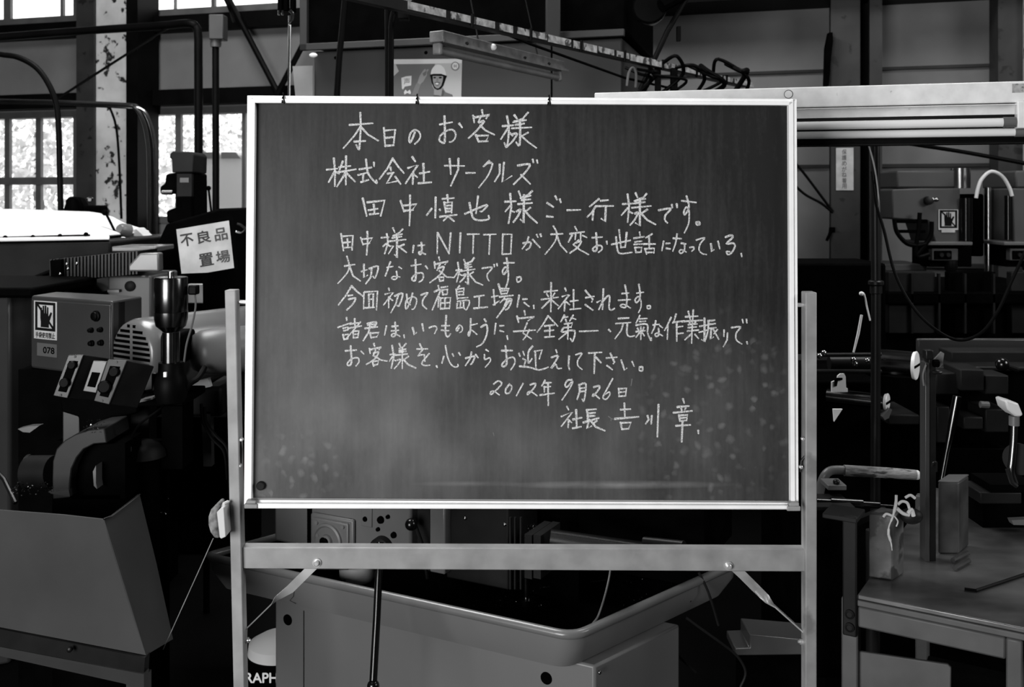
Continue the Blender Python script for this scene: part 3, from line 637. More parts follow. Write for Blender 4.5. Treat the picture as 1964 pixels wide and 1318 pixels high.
# ------------------------------------------------------------------ left side: eraser, pipes, machines by the windows
er = thing('chalkboard_eraser', 'felt chalkboard eraser hanging from the side of the chalkboard stand post', 'eraser', P(418, 1034, 2.12))
def pxloop(pts, d): return [P(x, y, d) for x, y in pts]
b = MB(); b.prism(pxloop([(415, 967), (404, 978), (399, 992), (399, 1008), (403, 1022), (411, 1033), (421, 1033), (418, 1010), (416, 985), (420, 972)], 2.115), (0, .05, 0)); b.build('felt_pad', M['felt'], er, bevel=.004)
b = MB(); b.prism(pxloop([(415.5, 983), (424, 974), (429, 974), (433, 1030), (424, 1034), (421, 1031)], 2.11), (0, .052, 0)); b.build('backing', M['plastic'], er, bevel=.0015)
MB().tube([P(427, 974, 2.13), P(430, 966, 2.13), P(437, 963, 2.14)], .004, 8).build('hanging_loop', M['plastic'], er)
MB().tube([P(409, 1033, 2.13), P(380, 1098, 2.19), P(313, 1246, 2.36)], .0011, 6).build('string', M['post'], er)

# overhead pipes by the window
t = MB().tube(PT((-60, 76, 6.6), (120, 62, 6.5), (300, 50, 6.3), (360, 45, 6.2), (376, 52, 6.2), (380, 70, 6.2), (380.5, 110, 6.2), (381, 300, 6.2), (381, 640, 6.2)), S(8, 6.2), 12)
tag(t.build('drain_pipe', M['beam']), 'dark overhead pipe running past the window and bending straight down', 'pipe')
dp = thing('conduit_pipe', 'dark vertical conduit hanging from a pale square junction box near the window', 'conduit', P(413, 640, 6.0))
MB().tube([P(413.5, 84, 6.0), P(414, 300, 6.0), P(414, 640, 6.0)], S(6.5, 6.0), 12).build('pipe', M['beam'], dp)
MB().lathe(P(413.5, 84, 6.0), (0, 0, -1), [(-.03, .02), (-.03, .032), (.0, .034), (.02, .03)], 16).build('collar', M['machine'], dp)
MB().pbox(400, 27, 428, 75, 5.95, .1).build('junction_box', M['pressgrey'], dp, bevel=.006)
tag(MB().tube(PT((-60, 92, 5.0), (0, 104, 5.0), (35, 110, 5.0), (70, 130, 5.0), (95, 165, 5.0), (109, 205, 5.0), (113, 260, 5.0), (115, 340, 5.0), (117, 425, 5.0)), S(5.5, 5.0), 10).build('arched_hose', M['rubber']),
    'black hose arching down onto the white machine hood', 'hose')
cbn = thing('conduit_bundle', 'bundle of thin shiny conduits bending down beside the pale column', 'conduit', P(297, 520, 5.4))
for k, (ox, oy, dd) in enumerate(((0, 0, 0), (7, -2, .06), (14, 3, .02))):
    MB().tube(PT((-60, 194 + oy, 5.5), (100, 197 + oy, 5.45), (235, 202 + oy, 5.4 + dd), (258 + ox, 207 + oy, 5.4 + dd), (272 + ox, 228 + oy, 5.4 + dd), (281 + ox, 262 + oy, 5.4 + dd), (285 + ox, 320, 5.4 + dd), (286 + ox, 520, 5.4 + dd)), S(3.4, 5.4), 8).build('conduit', M['darkiron' if k < 2 else 'steel'], cbn)
tag(MB().tube([P(100, 196, 6.3), P(210, 125, 6.3), P(322, 54, 6.3)], .008, 6).build('slanting_cable', M['rubber']), 'thin black cable slanting up across the speckled column', 'cable')
tag(MB().tube(PT((210, 205, 6.9), (222, 240, 6.9), (228, 300, 6.9), (233, 420, 6.9)), .009, 6).build('hanging_cable', M['rubber']), 'thin black cable hanging down the pale column web', 'cable')
tag(MB().tube([WP.at(424, -30, .15), WP.at(535, 182, .15)], .022, 8).build('brace_rod', M['beam']), 'black brace rod slanting down to the chalkboard corner from the upper window', 'brace', 'crossed brace rods above the board')
tag(MB().tube([WP.at(620, 10, .2), WP.at(530, 184, .2)], .022, 8).build('brace_rod', M['beam']), 'black brace rod slanting up behind the dark cabinet hood', 'brace', 'crossed brace rods above the board')

# white machine hood by the window
hd = thing('white_hooded_machine', 'machine under a glossy white sloping hood beside the window', 'machine', P(20, 900, 4.4))
top = [(-140, 404), (-20, 408), (38, 410), (60, 413), (90, 421), (118, 436), (160, 449), (172, 453), (172, 457), (-140, 462)]
MB().ppoly(top, 4.25, .7).build('hood', M['whitepaint'], hd, bevel=.03, seg=3)
MB().prism([P(-140, 466, 4.1), P(210, 460, 4.1), P(210, 456, 4.35), P(-140, 461, 4.35)], (0, 0, .012)).build('deck_plate', M['whitepaint'], hd, bevel=.003)
MB().tube([P(-140, 459, 4.22), P(0, 457, 4.22), P(172, 452, 4.22)], .006, 8).build('clamp_rail', M['beam'], hd)
for x, y in ((10, 456), (63, 455), (115, 453), (165, 450)):
    MB().ball(P(x, y, 4.2), .010, seg=12).build('clamp_knob', M['black'], hd)
b = MB(); b.ppoly([(-140, 470), (212, 463), (212, 492), (150, 502), (100, 520), (60, 536), (-140, 556)], 4.1, .9); b.build('table_casting', M['darkpaint'], hd, bevel=.01)
z0 = P(0, 552, 4.1).z
MB().box((P(-140, 0, 4.3).x, 4.3, 0.0), (P(150, 0, 4.3).x, 5.0, z0 + .02)).build('pedestal', M['black'], hd, bevel=.01)
for nm, pts, d, lab in (('valve_head', [(104, 424), (112, 418), (128, 420), (134, 430), (128, 440), (112, 438)], 4.5, 'black valve head on the white hood under the arched hose'),):
    o = MB().ppoly(pts, d, .07).build(nm, M['black'], bevel=.008); tag(o, lab, 'valve')
sp = thing('spindle_attachment', 'black bulky machine attachment silhouetted against the window behind the white hood', 'machine part', P(142, 455, 5.0))
MB().lathe(P(140, 458, 5.05), (0, 0, 1), [(0, .05), (.04, .055), (.08, .045), (.13, .05), (.16, .04), (.2, .025), (.205, .01)], 18).build('body', M['black'], sp)
MB().ppoly([(124, 384), (132, 377), (150, 378), (158, 392), (156, 440), (128, 440)], 5.03, .08).build('housing', M['black'], sp, bevel=.01)
MB().pbox(158, 394, 192, 446, 5.0, .1).build('side_block', M['black'], sp, bevel=.008)
MB().lathe(P(173, 386, 5.05), (0, 0, 1), [(0, .015), (.015, .018), (.02, .01)], 12).build('knob', M['steel'], sp)
dl = thing('machine_lamp', 'small jointed work lamp with two round white shades beside the column', 'lamp', P(225, 470, 4.55))
MB().tube([P(201, 405, 4.6), P(226, 455, 4.6)], .006, 8).build('arm', M['black'], dl)
MB().ball(P(201, 408, 4.6), .014, seg=12).build('joint', M['black'], dl)
MB().lathe(P(232, 440, 4.6), V(-.5, -1, .3), [(-.05, .02), (-.04, .035), (.0, .028), (.012, .02)], 16).build('lamp_head', M['machinelight'], dl)
MB().lathe(P(236, 463, 4.56), V(0, -1, .1), [(-.03, .012), (-.01, .018), (.0, .021), (.006, .012)], 16).build('round_shade', M['whitepaint'], dl)
MB().pbox(208, 458, 240, 474, 4.6, .08).build('base', M['black'], dl, bevel=.005)
tag(MB().ppoly([(238, 442), (262, 437), (284, 458), (288, 480), (262, 480), (244, 470)], 4.75, .1).build('white_cover', M['white'], bevel=.006), 'pale folded cover lying behind the round lamp shade', 'cover')

# black drill press in front of the window, next to the chalkboard
dr = thing('drill_press', 'black drill press silhouetted against the window beside the chalkboard', 'drill press', P(345, 900, 4.6))
MB().ppoly([(326, 295), (331, 290), (366, 291), (372, 297), (371, 331), (330, 331), (329, 305), (325, 303)], 4.55, .2).build('motor_cap', M['darkpaint'], dr, bevel=.012)
MB().ppoly([(317, 334), (338, 331), (370, 331), (371, 425), (350, 430), (320, 428), (318, 405), (345, 395), (340, 372), (306, 372), (306, 358), (316, 352)], 4.6, .22).build('head', M['black'], dr, bevel=.01)
MB().pbox(338, 332, 369, 378, 4.585, .02).build('belt_cover', M['darkpaint'], dr, bevel=.004)
MB().pbox(345, 341, 362, 350, 4.58, .006).build('name_plate', M['machine'], dr)
MB().tube([P(311, 369, 4.57), P(331, 369, 4.57)], .011, 10).build('handwheel_hub', M['steel'], dr)
MB().tube([P(358, 330, 4.75), V(P(358, 900, 4.75).x, 4.75, 0)], .05, 16).build('column', M['black'], dr)
MB().pbox(312, 492, 470, 540, 4.5, .4).build('work_table', M['black'], dr, bevel=.01)
MB().box((P(316, 0, 4.55).x, 4.55, 0), (P(420, 0, 4.55).x, 4.95, .05)).build('base_plate', M['black'], dr, bevel=.01)
MB().tube([P(400, 362, 4.7), P(406, 412, 4.65)], .005, 8).build('feed_lever', M['black'], dr)
MB().ball(P(400, 361, 4.7), .012, seg=12).build('lever_knob', M['black'], dr)
# dark machine bulk standing behind the sign
db = thing('dark_machine_bulk', 'tall black machine casing standing behind the scrap sign', 'machine', P(400, 900, 4.3))
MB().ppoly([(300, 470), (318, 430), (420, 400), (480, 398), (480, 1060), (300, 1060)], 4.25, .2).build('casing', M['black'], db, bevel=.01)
MB().pbox(360, 545, 392, 582, 4.22, .025).build('switch_plate', M['signwhite'], db, bevel=.003)
MB().tube(PT((455, 430, 4.2), (462, 432, 4.2), (470, 440, 4.2), (462, 447, 4.2), (452, 445, 4.2)), .006, 8).build('bright_ring', M['steel'], db)

# scrap sign
sg = thing('scrap_area_sign', 'tilted white sign with two rows of dark characters on a black backing board', 'sign', P(392, 525, 3.6))
SP = Plane(P(392, 472, 3.6), V(1, .12, .175).normalized())
SP.v = (V(0, .12, 1) - SP.u * V(0, .12, 1).dot(SP.u)).normalized(); SP.n = SP.u.cross(SP.v)
MB().fpoly(SP, [SP.hit(*q) for q in ((334, 434), (446, 414), (456, 516), (345, 530))], -.012, -.003).build('backing_board', M['black'], sg)
MB().fpoly(SP, [SP.hit(*q) for q in ((338, 440), (439, 423), (449, 514), (398, 523), (348, 525))], -.003, 0).build('white_sheet', M['signwhite'], sg)
for ch, x0, y0, x1, y1 in (('不', 348, 449, 368, 476), ('良', 380, 443, 401, 470), ('品', 413, 438, 433, 465), ('置', 384, 486, 406, 514), ('場', 416, 481, 438, 508)):
    u0, v0 = SP.hit(x0 + 1, y1); u1, v1 = SP.hit(x1 + 1, y0)
    text_mesh('character', ch, SP, u0, v0 + .004, u1, v1 + .004, .0006, M['signinkpale'] if ch in '品場' else M['signink'], sg, bold=.028)
MB().tube([P(395, 520, 3.62), P(396, 640, 3.66), V(P(396, 640, 3.66).x, 3.66, 0)], .012, 8).build('holder_rod', M['black'], sg)

# bellows way cover and end plate
bw = thing('bellows_way_cover', 'black ribbed bellows under the dark casting with a pale angled end plate', 'machine cover', P(200, 535, 3.75))
b = MB()
for i in range(26):
    f = i / 25; x = 95 + f * 165; y0 = 498 - f * 16; y1 = 540 - f * 14; d = 3.7 - .1 * f
    o = .012 if i % 2 else 0
    b.prism([P(x, y1, d - o), P(x + 3.6, y1, d - o), P(x + 3.6, y0, d - o), P(x, y0, d - o)], (0, .2, 0))
b.build('ribs', M['darkiron'], bw)
MB().ppoly([(96, 497), (262, 481), (262, 524), (96, 540)], 3.72, .2).build('core', M['black'], bw)
MB().ppoly([(95, 500), (116, 497), (118, 545), (98, 548)], 3.66, .05).build('end_bracket', M['black'], bw, bevel=.004)
MB().ppoly([(246, 510), (268, 486), (304, 485), (305, 521), (246, 521)], 3.58, .05).build('end_plate', M['machinelight'], bw, bevel=.006)
MB().pbox(214, 473, 300, 483, 3.8, .2).build('top_plate', M['machinelight'], bw, bevel=.004)
for x, y in ((128, 507), (130, 516), (147, 506), (115, 526)):
    MB().ball(P(x, y, 3.64), .006, seg=10).build('screw_head', M['steel'], bw)
gb = thing('grey_machine_bed', 'grey machine bed with a small dial behind the control box', 'machine', P(245, 900, 3.75))
MB().pbox(206, 529, 290, 640, 3.75, .3).build('bed', M['machine'], gb, bevel=.008)
MB().lathe(P(250, 549, 3.75), (0, -1, 0), [(-.01, .02), (.006, .02), (.01, .01)], 16).build('dial', M['darkpaint'], gb)
MB().pbox(206, 556, 228, 561, 3.73, .03).build('ledge', M['machinelight'], gb)
MB().box((P(140, 0, 3.8).x, 3.8, 0), (P(300, 0, 3.8).x, 4.05, P(0, 640, 3.8).z)).build('base', M['black'], gb)
MB().prism([P(112, 566, 3.7), P(178, 566, 3.7), P(170, 548, 3.8), P(150, 541, 3.85), P(128, 552, 3.8)], (0, .3, 0)).build('slide_block', M['darkpaint'], gb, bevel=.01)

# big grey column of the machine at the edge
mc = thing('grinder_column', 'wide dark grey machine column beside the control box', 'machine', P(-10, 1000, 3.35))
b = MB(); ring = []
for px, dd in ((-160, 3.3), (-40, 3.22), (20, 3.26), (52, 3.36), (62, 3.5)):
    ring.append((P(px, 600, dd).x, dd))
ring += [(ring[-1][0], 3.66), (ring[0][0], 3.66)]
b.prism([(x, y, 0) for x, y in ring], (0, 0, P(0, 556, 3.3).z)); b.build('casting', M['boxgrey'], mc, bevel=.01)
MB().pbox(-160, 552, 64, 572, 3.2, .5).build('top_ledge', M['black'], mc, bevel=.01)

# control box with prohibition label and number plate
zt = HP(215, 578, 0).z
dR = 2.9; zt = P(215, 578, dR).z
def onz(px, py): return HP(px, py, zt)
A_, B_, C_, D_ = onz(60, 567), onz(215, 578), onz(273, 568), onz(108, 559.5)
zb = P(62, 706, A_.y).z
cx = thing('control_box', 'grey control box with a no-gloves label and number plate', 'control box', V((A_.x + C_.x) / 2, (A_.y + C_.y) / 2, zb))
MB().prism([V(q.x, q.y, zb) for q in (A_, B_, C_, D_)], (0, 0, zt - zb)).build('housing', M['boxgrey'], cx, bevel=.006)
CP = Plane((A_.x, A_.y, 0), (B_ - A_).normalized())
SPd = Plane((B_.x, B_.y, 0), (C_ - B_).normalized())
W_ = (B_ - A_).length
b = MB(); b.fbox(CP, .006, zb + .006, W_ - .004, zt - .012, -.002, .004); b.build('door', M['boxgrey'], cx, bevel=.002)
b = MB(); u_ = (C_ - B_).length; b.fbox(SPd, .035, zb, .06, zt - .006, -.002, .003); b.build('side_seam', M['darkpaint'], cx)
def fbx(pl, x0, y0, x1, y1, n0, n1, b=None):
    b = b or MB(); a = [pl.hit(x0, y0, n1), pl.hit(x1, y0, n1), pl.hit(x1, y1, n1), pl.hit(x0, y1, n1)]
    us = sorted([(a[0][0] + a[3][0]) / 2, (a[1][0] + a[2][0]) / 2]); vs = sorted([(a[0][1] + a[1][1]) / 2, (a[2][1] + a[3][1]) / 2])
    b.fbox(pl, us[0], vs[0], us[1], vs[1], n0, n1); return us + vs
def no_glove_label(parent, pl, x0, y0, x1, y1, n, caption=True, cap_f=.2):
    """white label: framed black glove with a slanting bar, caption under it"""
    b = MB(); u0, u1, v0, v1 = fbx(pl, x0, y0, x1, y1, n, n + .0012, b)
    lab = b.build('prohibition_label', M['signwhite'], parent)
    w_, h_ = u1 - u0, v1 - v0; va = v0 + h_ * cap_f
    def q(x, y): return (u0 + w_ * x, va + (v1 - va) * y)
    b = MB()
    for s in ([(.06, .03), (.94, .03), (.94, .12), (.06, .12)], [(.06, .88), (.94, .88), (.94, .97), (.06, .97)], [(.06, .12), (.16, .12), (.16, .88), (.06, .88)], [(.84, .12), (.94, .12), (.94, .88), (.84, .88)]):
        b.fpoly(pl, [q(*k) for k in s], n + .0012, n + .0016)
    b.build('label_border', M['print_'], parent)
    b = MB(); b.fpoly(pl, [q(*k) for k in ((.30, .14), (.66, .14), (.66, .30), (.72, .42), (.80, .62), (.74, .66), (.64, .50), (.64, .80), (.58, .82), (.57, .60), (.555, .60), (.55, .86), (.48, .87), (.475, .60), (.46, .60), (.455, .85), (.39, .85), (.385, .60), (.37, .60), (.36, .79), (.29, .78), (.29, .45), (.31, .30))], n + .0012, n + .0017)
    b.build('glove_picture', M['print_'], parent)
    b = MB(); b.fpoly(pl, [q(*k) for k in ((.12, .88), (.20, .90), (.90, .12), (.82, .10))], n + .0012, n + .0019); b.build('slanting_bar', M['print_'], parent)
    if caption:
        text_mesh('caption', '手袋使用禁止', pl, u0 + w_ * .08, v0 + h_ * .03, u1 - w_ * .08, va - h_ * .02, n + .0016, M['print_'], parent, bold=.025)
no_glove_label(cx, CP, 65, 578, 109, 651, .004)
b = MB(); u0, u1, v0, v1 = fbx(CP, 71, 659, 109, 684, .004, .0055, b); b.build('number_plate', M['machine'], cx)
text_mesh('number', '078', CP, u0 + (u1 - u0) * .32, v0 + (v1 - v0) * .25, u0 + (u1 - u0) * .88, v0 + (v1 - v0) * .72, .006, M['black'], cx, bold=.035)
for x, y, r in ((188, 606, .016), (179, 633, .008), (197, 632, .008), (180, 658, .009), (198, 657, .009)):
    u, v = CP.hit(x, y); c = CP.pt(u, v, .004)
    MB().lathe(c, CP.n, [(0, r), (.006, r), (.008, r * .8), (.013, r * .75), (.015, r * .5)], 18).build('push_button', M['rubber'], cx)
b = MB(); p_ = V((A_.x + C_.x) / 2, (A_.y + C_.y) / 2 + .02, 0); b.box((p_.x - .2, p_.y - .04, 0), (p_.x + .14, p_.y + .1, zb)); b.build('support', M['black'], cx)

# electric motor with slotted end bell
mo = thing('electric_motor', 'grey electric motor with a slotted round end guard', 'motor', P(300, 760, 3.0))
mc_ = P(252, 682, 2.86); ax = V(.56, .83, 0).normalized(); R = S(70, 2.86)
b = MB(); b.lathe(mc_, ax, [(.0, R * .5), (.0, R * .84), (.008, R * .93), (.03, R), (.12, R), (.125, R * .97)], 40); b.build('end_bell', M['machinelight'], mo, angle=50)
b = MB(); b.lathe(mc_ + ax * .12, ax, [(0, R * .96), (.02, R * 1.0), (.34, R * 1.0), (.37, R * .9), (.40, R * .6)], 40); b.build('body', M['machinelight'], mo, angle=50)
side = V(ax.y, -ax.x, 0)
for i in range(12):
    v = (.80 - i * .145) * R
    wd = math.sqrt(max(0, (R * .82) ** 2 - v * v))
    if wd < .012: continue
    for sgn in (-1, 1):
        b = MB(); p0 = mc_ - ax * .001 + V(0, 0, v)
        x0, x1 = sgn * .007, sgn * wd
        h = .0042
        q = [p0 + side * x0 + V(0, 0, -h), p0 + side * x1 + V(0, 0, -h), p0 + side * x1 + V(0, 0, h), p0 + side * x0 + V(0, 0, h)]
        b.prism(q, ax * .012); b.build('vent_slot', M['black'], mo)
MB().pbox(300, 735, 400, 790, 3.12, .18).build('mount', M['black'], mo, bevel=.01)
g2 = thing('gear_motor', 'smaller rounded grey motor end next to the chalkboard post', 'motor', P(390, 715, 3.3))
b = MB(); b.lathe(P(380, 676, 2.86), V(.80, .6, 0), [(-.02, .02), (-.012, .05), (.01, .062), (.05, .066), (.22, .066), (.24, .05)], 32); b.build('body', M['machine'], g2, angle=50)
MB().prism([P(362, 750, 3.1), P(404, 742, 3.1), P(396, 714, 3.12), P(364, 720, 3.12)], (0, .02, 0)).build('terminal_cover', M['whitepaint'], g2)
MB().pbox(350, 742, 425, 800, 3.1, .2).build('mount', M['darkpaint'], g2, bevel=.01)

# vertical drilling spindle
vs = thing('drilling_spindle', 'vertical dark steel drilling spindle with a black chuck in front of the motor', 'drill spindle', P(328, 775, 2.72))
d = 2.72; o = P(328, 775, d)
def zr(rows): return [(o.z - P(0, y, d).z if False else P(0, y, d).z - o.z, S(r, d)) for y, r in rows]
MB().lathe(o, (0, 0, 1), zr([(636, 16), (632, 20), (625, 28), (612, 31), (598, 31.5)]), 32).build('lower_sleeve', M['blued'], vs)
MB().lathe(o, (0, 0, 1), zr([(598, 30.6), (597, 31), (534, 31), (531.5, 30), (531, 4)]), 32).build('upper_sleeve', M['blued'], vs)
MB().lathe(o, (0, 0, 1), zr([(695, 16.5), (637, 16.5)]), 28).build('quill', M['blued'], vs)
MB().lathe(o, (0, 0, 1), zr([(532, 6), (521, 6), (520, 4)]), 18).build('top_stub', M['steel'], vs)
MB().lathe(o, (0, 0, 1), zr([(775, 12), (770, 26), (752, 31), (735, 31), (722, 28), (716, 24), (695, 23)]), 28).build('chuck', M['rubber'], vs)
for y0, y1 in ((714, 724), (731, 740)):
    MB().pbox(313, y0, 319, y1, d - S(31, d) + .004, .008).build('white_mark', M['whitepaint'], vs, bevel=.001)
MB().pbox(290, 716, 300, 750, d - .01, .03).build('side_clamp', M['darkiron'], vs, bevel=.003)
MB().pbox(360, 548, 377, 566, d, .03).build('cable_plug', M['rubber'], vs, bevel=.004)
MB().tube(PT((374, 566, d + .01), (375, 590, d), (368, 625, d), (358, 660, d), (353, 695, d + .01)), .0028, 8).build('plug_cable', M['machine'], vs)
MB().tube(PT((392, 705, 2.8), (380, 725, 2.75), (366, 735, 2.73), (352, 752, 2.72)), .008, 10).build('hose_tail', M['rubber'], vs)
MB().pbox(306, 640, 350, 700, d + .06, .12).build('slide_carriage', M['black'], vs, bevel=.01)
MB().pbox(256, 765, 352, 780, d + .03, .2).build('mount_plate', M['black'], vs, bevel=.004)
MB().pbox(310, 774, 350, 900, d + .14, .1).build('mount_column', M['black'], vs)
MB().tube(PT((315, 777, d), (300, 790, d - .02), (270, 812, d - .02), (257, 830, d), (252, 846, d + .03)), .0032, 8).build('coolant_wire', M['rubber'], vs)
MB().ppoly([(258, 771), (292, 763), (293, 766), (260, 774)], d + .0, .05).build('bright_plate', M['machinelight'], vs)

# three tilted push-button boxes
def button_box(name, label, tl, tr, br, bl, depth_vec, d, lid, side, buttons, plate):
    t = thing(name, label, 'switch box', (P(*bl, d) + P(*br, d)) / 2, 'tilted push-button boxes')
    q = [P(*bl, d), P(*br, d), P(*tr, d), P(*tl, d)]
    MB().prism([p + V(0, .006, 0) for p in q], V(*depth_vec)).build('case', M[side], t, bevel=.003)
    MB().prism(q, (0, .0065, 0)).build('lid', M[lid], t, bevel=.0015)
    def on(u, v): return q[0].lerp(q[1], u).lerp(q[3].lerp(q[2], u), v)
    (u0, v0, u1, v1) = plate
    MB().prism([on(u0, v0) + V(0, -.001, 0), on(u1, v0) + V(0, -.001, 0), on(u1, v1) + V(0, -.001, 0), on(u0, v1) + V(0, -.001, 0)], (0, .003, 0)).build('button_plate', M['black'], t, bevel=.002)
    for u, v, r in buttons:
        MB().lathe(on(u, v), V(.1, -1, .2), [(-.004, r), (.01, r), (.013, r * .8)], 18).build('button', M['rubber'], t)
    if len(buttons) > 1:
        for u, v in ((.5, .955), (.5, .045)):
            MB().lathe(on(u, v), V(0, -1, .1), [(-.003, .0035), (.002, .003)], 10).build('lid_screw', M['darkiron'], t)
    return t
button_box('button_box', 'dark grey push-button box nearest the control box number plate', (131, 681), (160, 681), (129, 764), (102, 759), (.045, .06, -.02), 2.66, 'boxgrey', 'darkpaint', ((.55, .75, .011), (.5, .33, .013)), (.2, .12, .82, .86))
button_box('button_box', 'pale push-button box with one dark window, between two darker boxes', (179, 692), (205, 694), (184, 754), (159, 750), (.03, .05, -.01), 2.68, 'machinelight', 'darkpaint', (), (.18, .16, .82, .64))
button_box('button_box', 'large dark push-button box in front of the slotted motor guard', (207, 690), (243, 692), (209, 776), (180, 769), (.05, .06, -.025), 2.6, 'pressgrey', 'darkpaint', ((.6, .72, .013), (.38, .36, .017)), (.22, .14, .80, .86))
bs_ = thing('box_stand', 'black bracket post carrying the tilted push-button boxes', 'stand', P(180, 1000, 2.75))
MB().ppoly([(115, 765), (262, 750), (264, 792), (235, 800), (215, 800), (205, 1000), (165, 1000), (150, 800), (118, 790)], 2.85, .06).build('bracket', M['black'], bs_, bevel=.004)
MB().box((P(165, 0, 2.86).x, 2.86, 0), (P(205, 0, 2.86).x, 2.9, P(0, 990, 2.86).z)).build('post', M['black'], bs_)
# grey plates below
gp = thing('grey_guard_plates', 'pair of small grey guard plates below the push-button boxes', 'guard', P(200, 900, 3.0))
MB().pbox(120, 783, 153, 850, 2.95, .012).build('plate', M['boxgrey'], gp, bevel=.003)
MB().pbox(250, 776, 286, 845, 2.95, .012).build('plate', M['pressgrey'], gp, bevel=.003)
MB().box((P(110, 0, 2.97).x, 2.965, 0), (P(320, 0, 2.97).x, 2.995, P(0, 845, 2.97).z)).build('back_plate', M['black'], gp)
wp = thing('white_wedge', 'pale machine panel edge standing beside the chalkboard post', 'panel', P(395, 900, 3.1))
MB().ppoly([(386, 790), (404, 790), (406, 895), (390, 895)], 3.1, .03).build('panel', M['boxgrey'], wp)
MB().pbox(300, 800, 470, 1000, 3.3, .1).build('dark_back', M['black'], wp)
for k, (x, off) in enumerate(((386, 0), (392, 6))):
    tag(MB().tube(PT((x, 775 + off, 3.0), (x + 4, 810, 2.98), (x + 22, 842 - off, 2.96), (x + 44, 868 - off, 2.95), (x + 50, 920, 2.95)), .005, 8).build('drooping_cable', M['rubber']),
        ('upper' if k else 'lower') + ' of two black cables drooping towards the chalkboard post', 'cable', 'drooping cables by the post')

# rounded wheel guard and pump
M['guardgrey'] = mat('dull_guard_paint', .017, .45, 0, .3, 8, spec=.2)
wg = thing('wheel_guard', 'dark grey rounded wheel guard above the sheet steel chute', 'guard', P(140, 1010, 2.72))
b = MB(); arc = []
outer = [(101, 958), (100, 920), (101, 885), (108, 862), (124, 845), (145, 833), (170, 825), (200, 822)]
inner = [(205, 850), (180, 852), (160, 862), (147, 878), (137, 900), (134, 925), (133, 955)]
b.ppoly(outer + inner, 2.66, .16); b.build('curved_cover', M['guardgrey'], wg, bevel=.003)
b = MB(); b.ppoly([(137, 958), (137, 905), (148, 880), (165, 863), (185, 853), (240, 850), (240, 958)], 2.70, .12); b.build('inner_shell', M['black'], wg)
MB().tube([P(56, 905, 2.76), P(104, 905, 2.74)], S(31, 2.75), 28).build('drum', M['darkpaint'], wg)
MB().tube([P(52, 905, 2.765), P(58, 905, 2.765)], S(33, 2.75), 28).build('drum_flange', M['darkpaint'], wg)
MB().ppoly([(92, 944), (132, 940), (134, 953), (98, 947)], 2.655, .15).build('lower_lip', M['boxgrey'], wg)
MB().ppoly([(178, 905), (184, 893), (184, 926), (186, 938), (180, 932)], 2.66, .05).build('disc_edge', M['machine'], wg)
MB().box((P(100, 0, 2.7).x, 2.7, 0), (P(230, 0, 2.7).x, 2.8, P(0, 950, 2.7).z)).build('pedestal', M['black'], wg)
cp_ = thing('domed_cap', 'dark domed cap with a pale corner where the wire ends', 'machine cap', P(265, 878, 2.78))
MB().lathe(P(272, 875, 2.85), (0, 0, 1), [(0, .068), (.02, .064), (.035, .05), (.045, .025), (.047, .005)], 28).build('dome', M['darkpaint'], cp_)
MB().prism([P(227, 858, 2.74), P(252, 858, 2.74), P(256, 846, 2.8), P(238, 845, 2.8)], (0, 0, -.012)).build('pale_tab', M['machinelight'], cp_)
MB().lathe(P(272, 1000, 2.85), (0, 0, 1), [(-.62, .05), (.187, .05)], 20).build('stem', M['black'], cp_)
tag(MB().ppoly([(34, 823), (55, 818), (75, 817), (57, 830), (44, 829)], 2.9, .03).build('bright_chip', M['machinelight']), 'small pale bracket catching light on the dark column', 'bracket')
tag(MB().tube([P(-10, 900, 2.8), P(8, 920, 2.75), P(30, 965, 2.7)], .006, 8).build('drain_rod', M['darkiron']), 'thin dark rod slanting down to the chute at the picture edge', 'rod')
sw = MB(); rnd = random.Random(3)
for i in range(150):
    px = rnd.choice([rnd.uniform(160, 200), rnd.uniform(45, 100), rnd.uniform(240, 330), rnd.uniform(20, 45)]); py = {0: 0}.get(1, 0)
    py = rnd.uniform(805, 835) if 150 < px < 205 else rnd.uniform(925, 950) if px < 101 else rnd.uniform(935, 985)
    d_ = 2.655 if px < 240 else 2.9
    c = P(px, py, d_); a = V(rnd.uniform(-1, 1), rnd.uniform(-1, 1), rnd.uniform(-1, 1)).normalized(); q = a.orthogonal(); s_ = rnd.uniform(.0012, .0035)
    sw.prism([c + a * s_, c + q * s_, c - a * s_ * .6], V(0, .002, 0))
o = sw.build('metal_swarf', M['steel']); o['kind'] = 'stuff'; tag(o, 'scattered bright metal swarf on the dark machinery above the chute', 'swarf')

# sheet steel chute in front
ch = thing('sheet_steel_chute', 'dusty grey sheet steel chip chute standing beside the chalkboard', 'chute', P(150, 1500, 2.35))
d0 = 2.42
f_ = [P(-120, 968, d0 + .05), P(0, 979, d0), P(120, 988, d0 - .05), P(200, 997, d0 - .08), P(222, 1060, d0 - .10), P(280, 1257, d0 - .17), P(150, 1232, d0 - .1), P(0, 1203, d0), P(-120, 1180, d0 + .05)]
MB().prism(f_, (0, .006, 0)).build('front_sheet', M['chute'], ch)
s_ = [P(200, 997, d0 - .08), P(214, 991, d0 - .06), P(268, 949, d0 + .12), P(300, 1080, d0 + .10), P(332, 1226, d0 + .05), P(280, 1257, d0 - .17)]
MB().prism(s_, (-.005, .003, 0)).build('side_sheet', M['chute'], ch)
MB().tube([P(199, 996, d0 - .082), P(214, 990, d0 - .06), P(268, 948.5, d0 + .12)], .0022, 6).build('bright_edge', M['steel'], ch)
MB().prism([P(-120, 1182, d0 + .03), P(0, 1207, d0 - .02), P(278, 1262, d0 - .18), P(276, 1293, d0 - .18), P(0, 1240, d0 - .02), P(-120, 1216, d0 + .03)], (0, .03, 0)).build('base_angle', M['darkpaint'], ch)
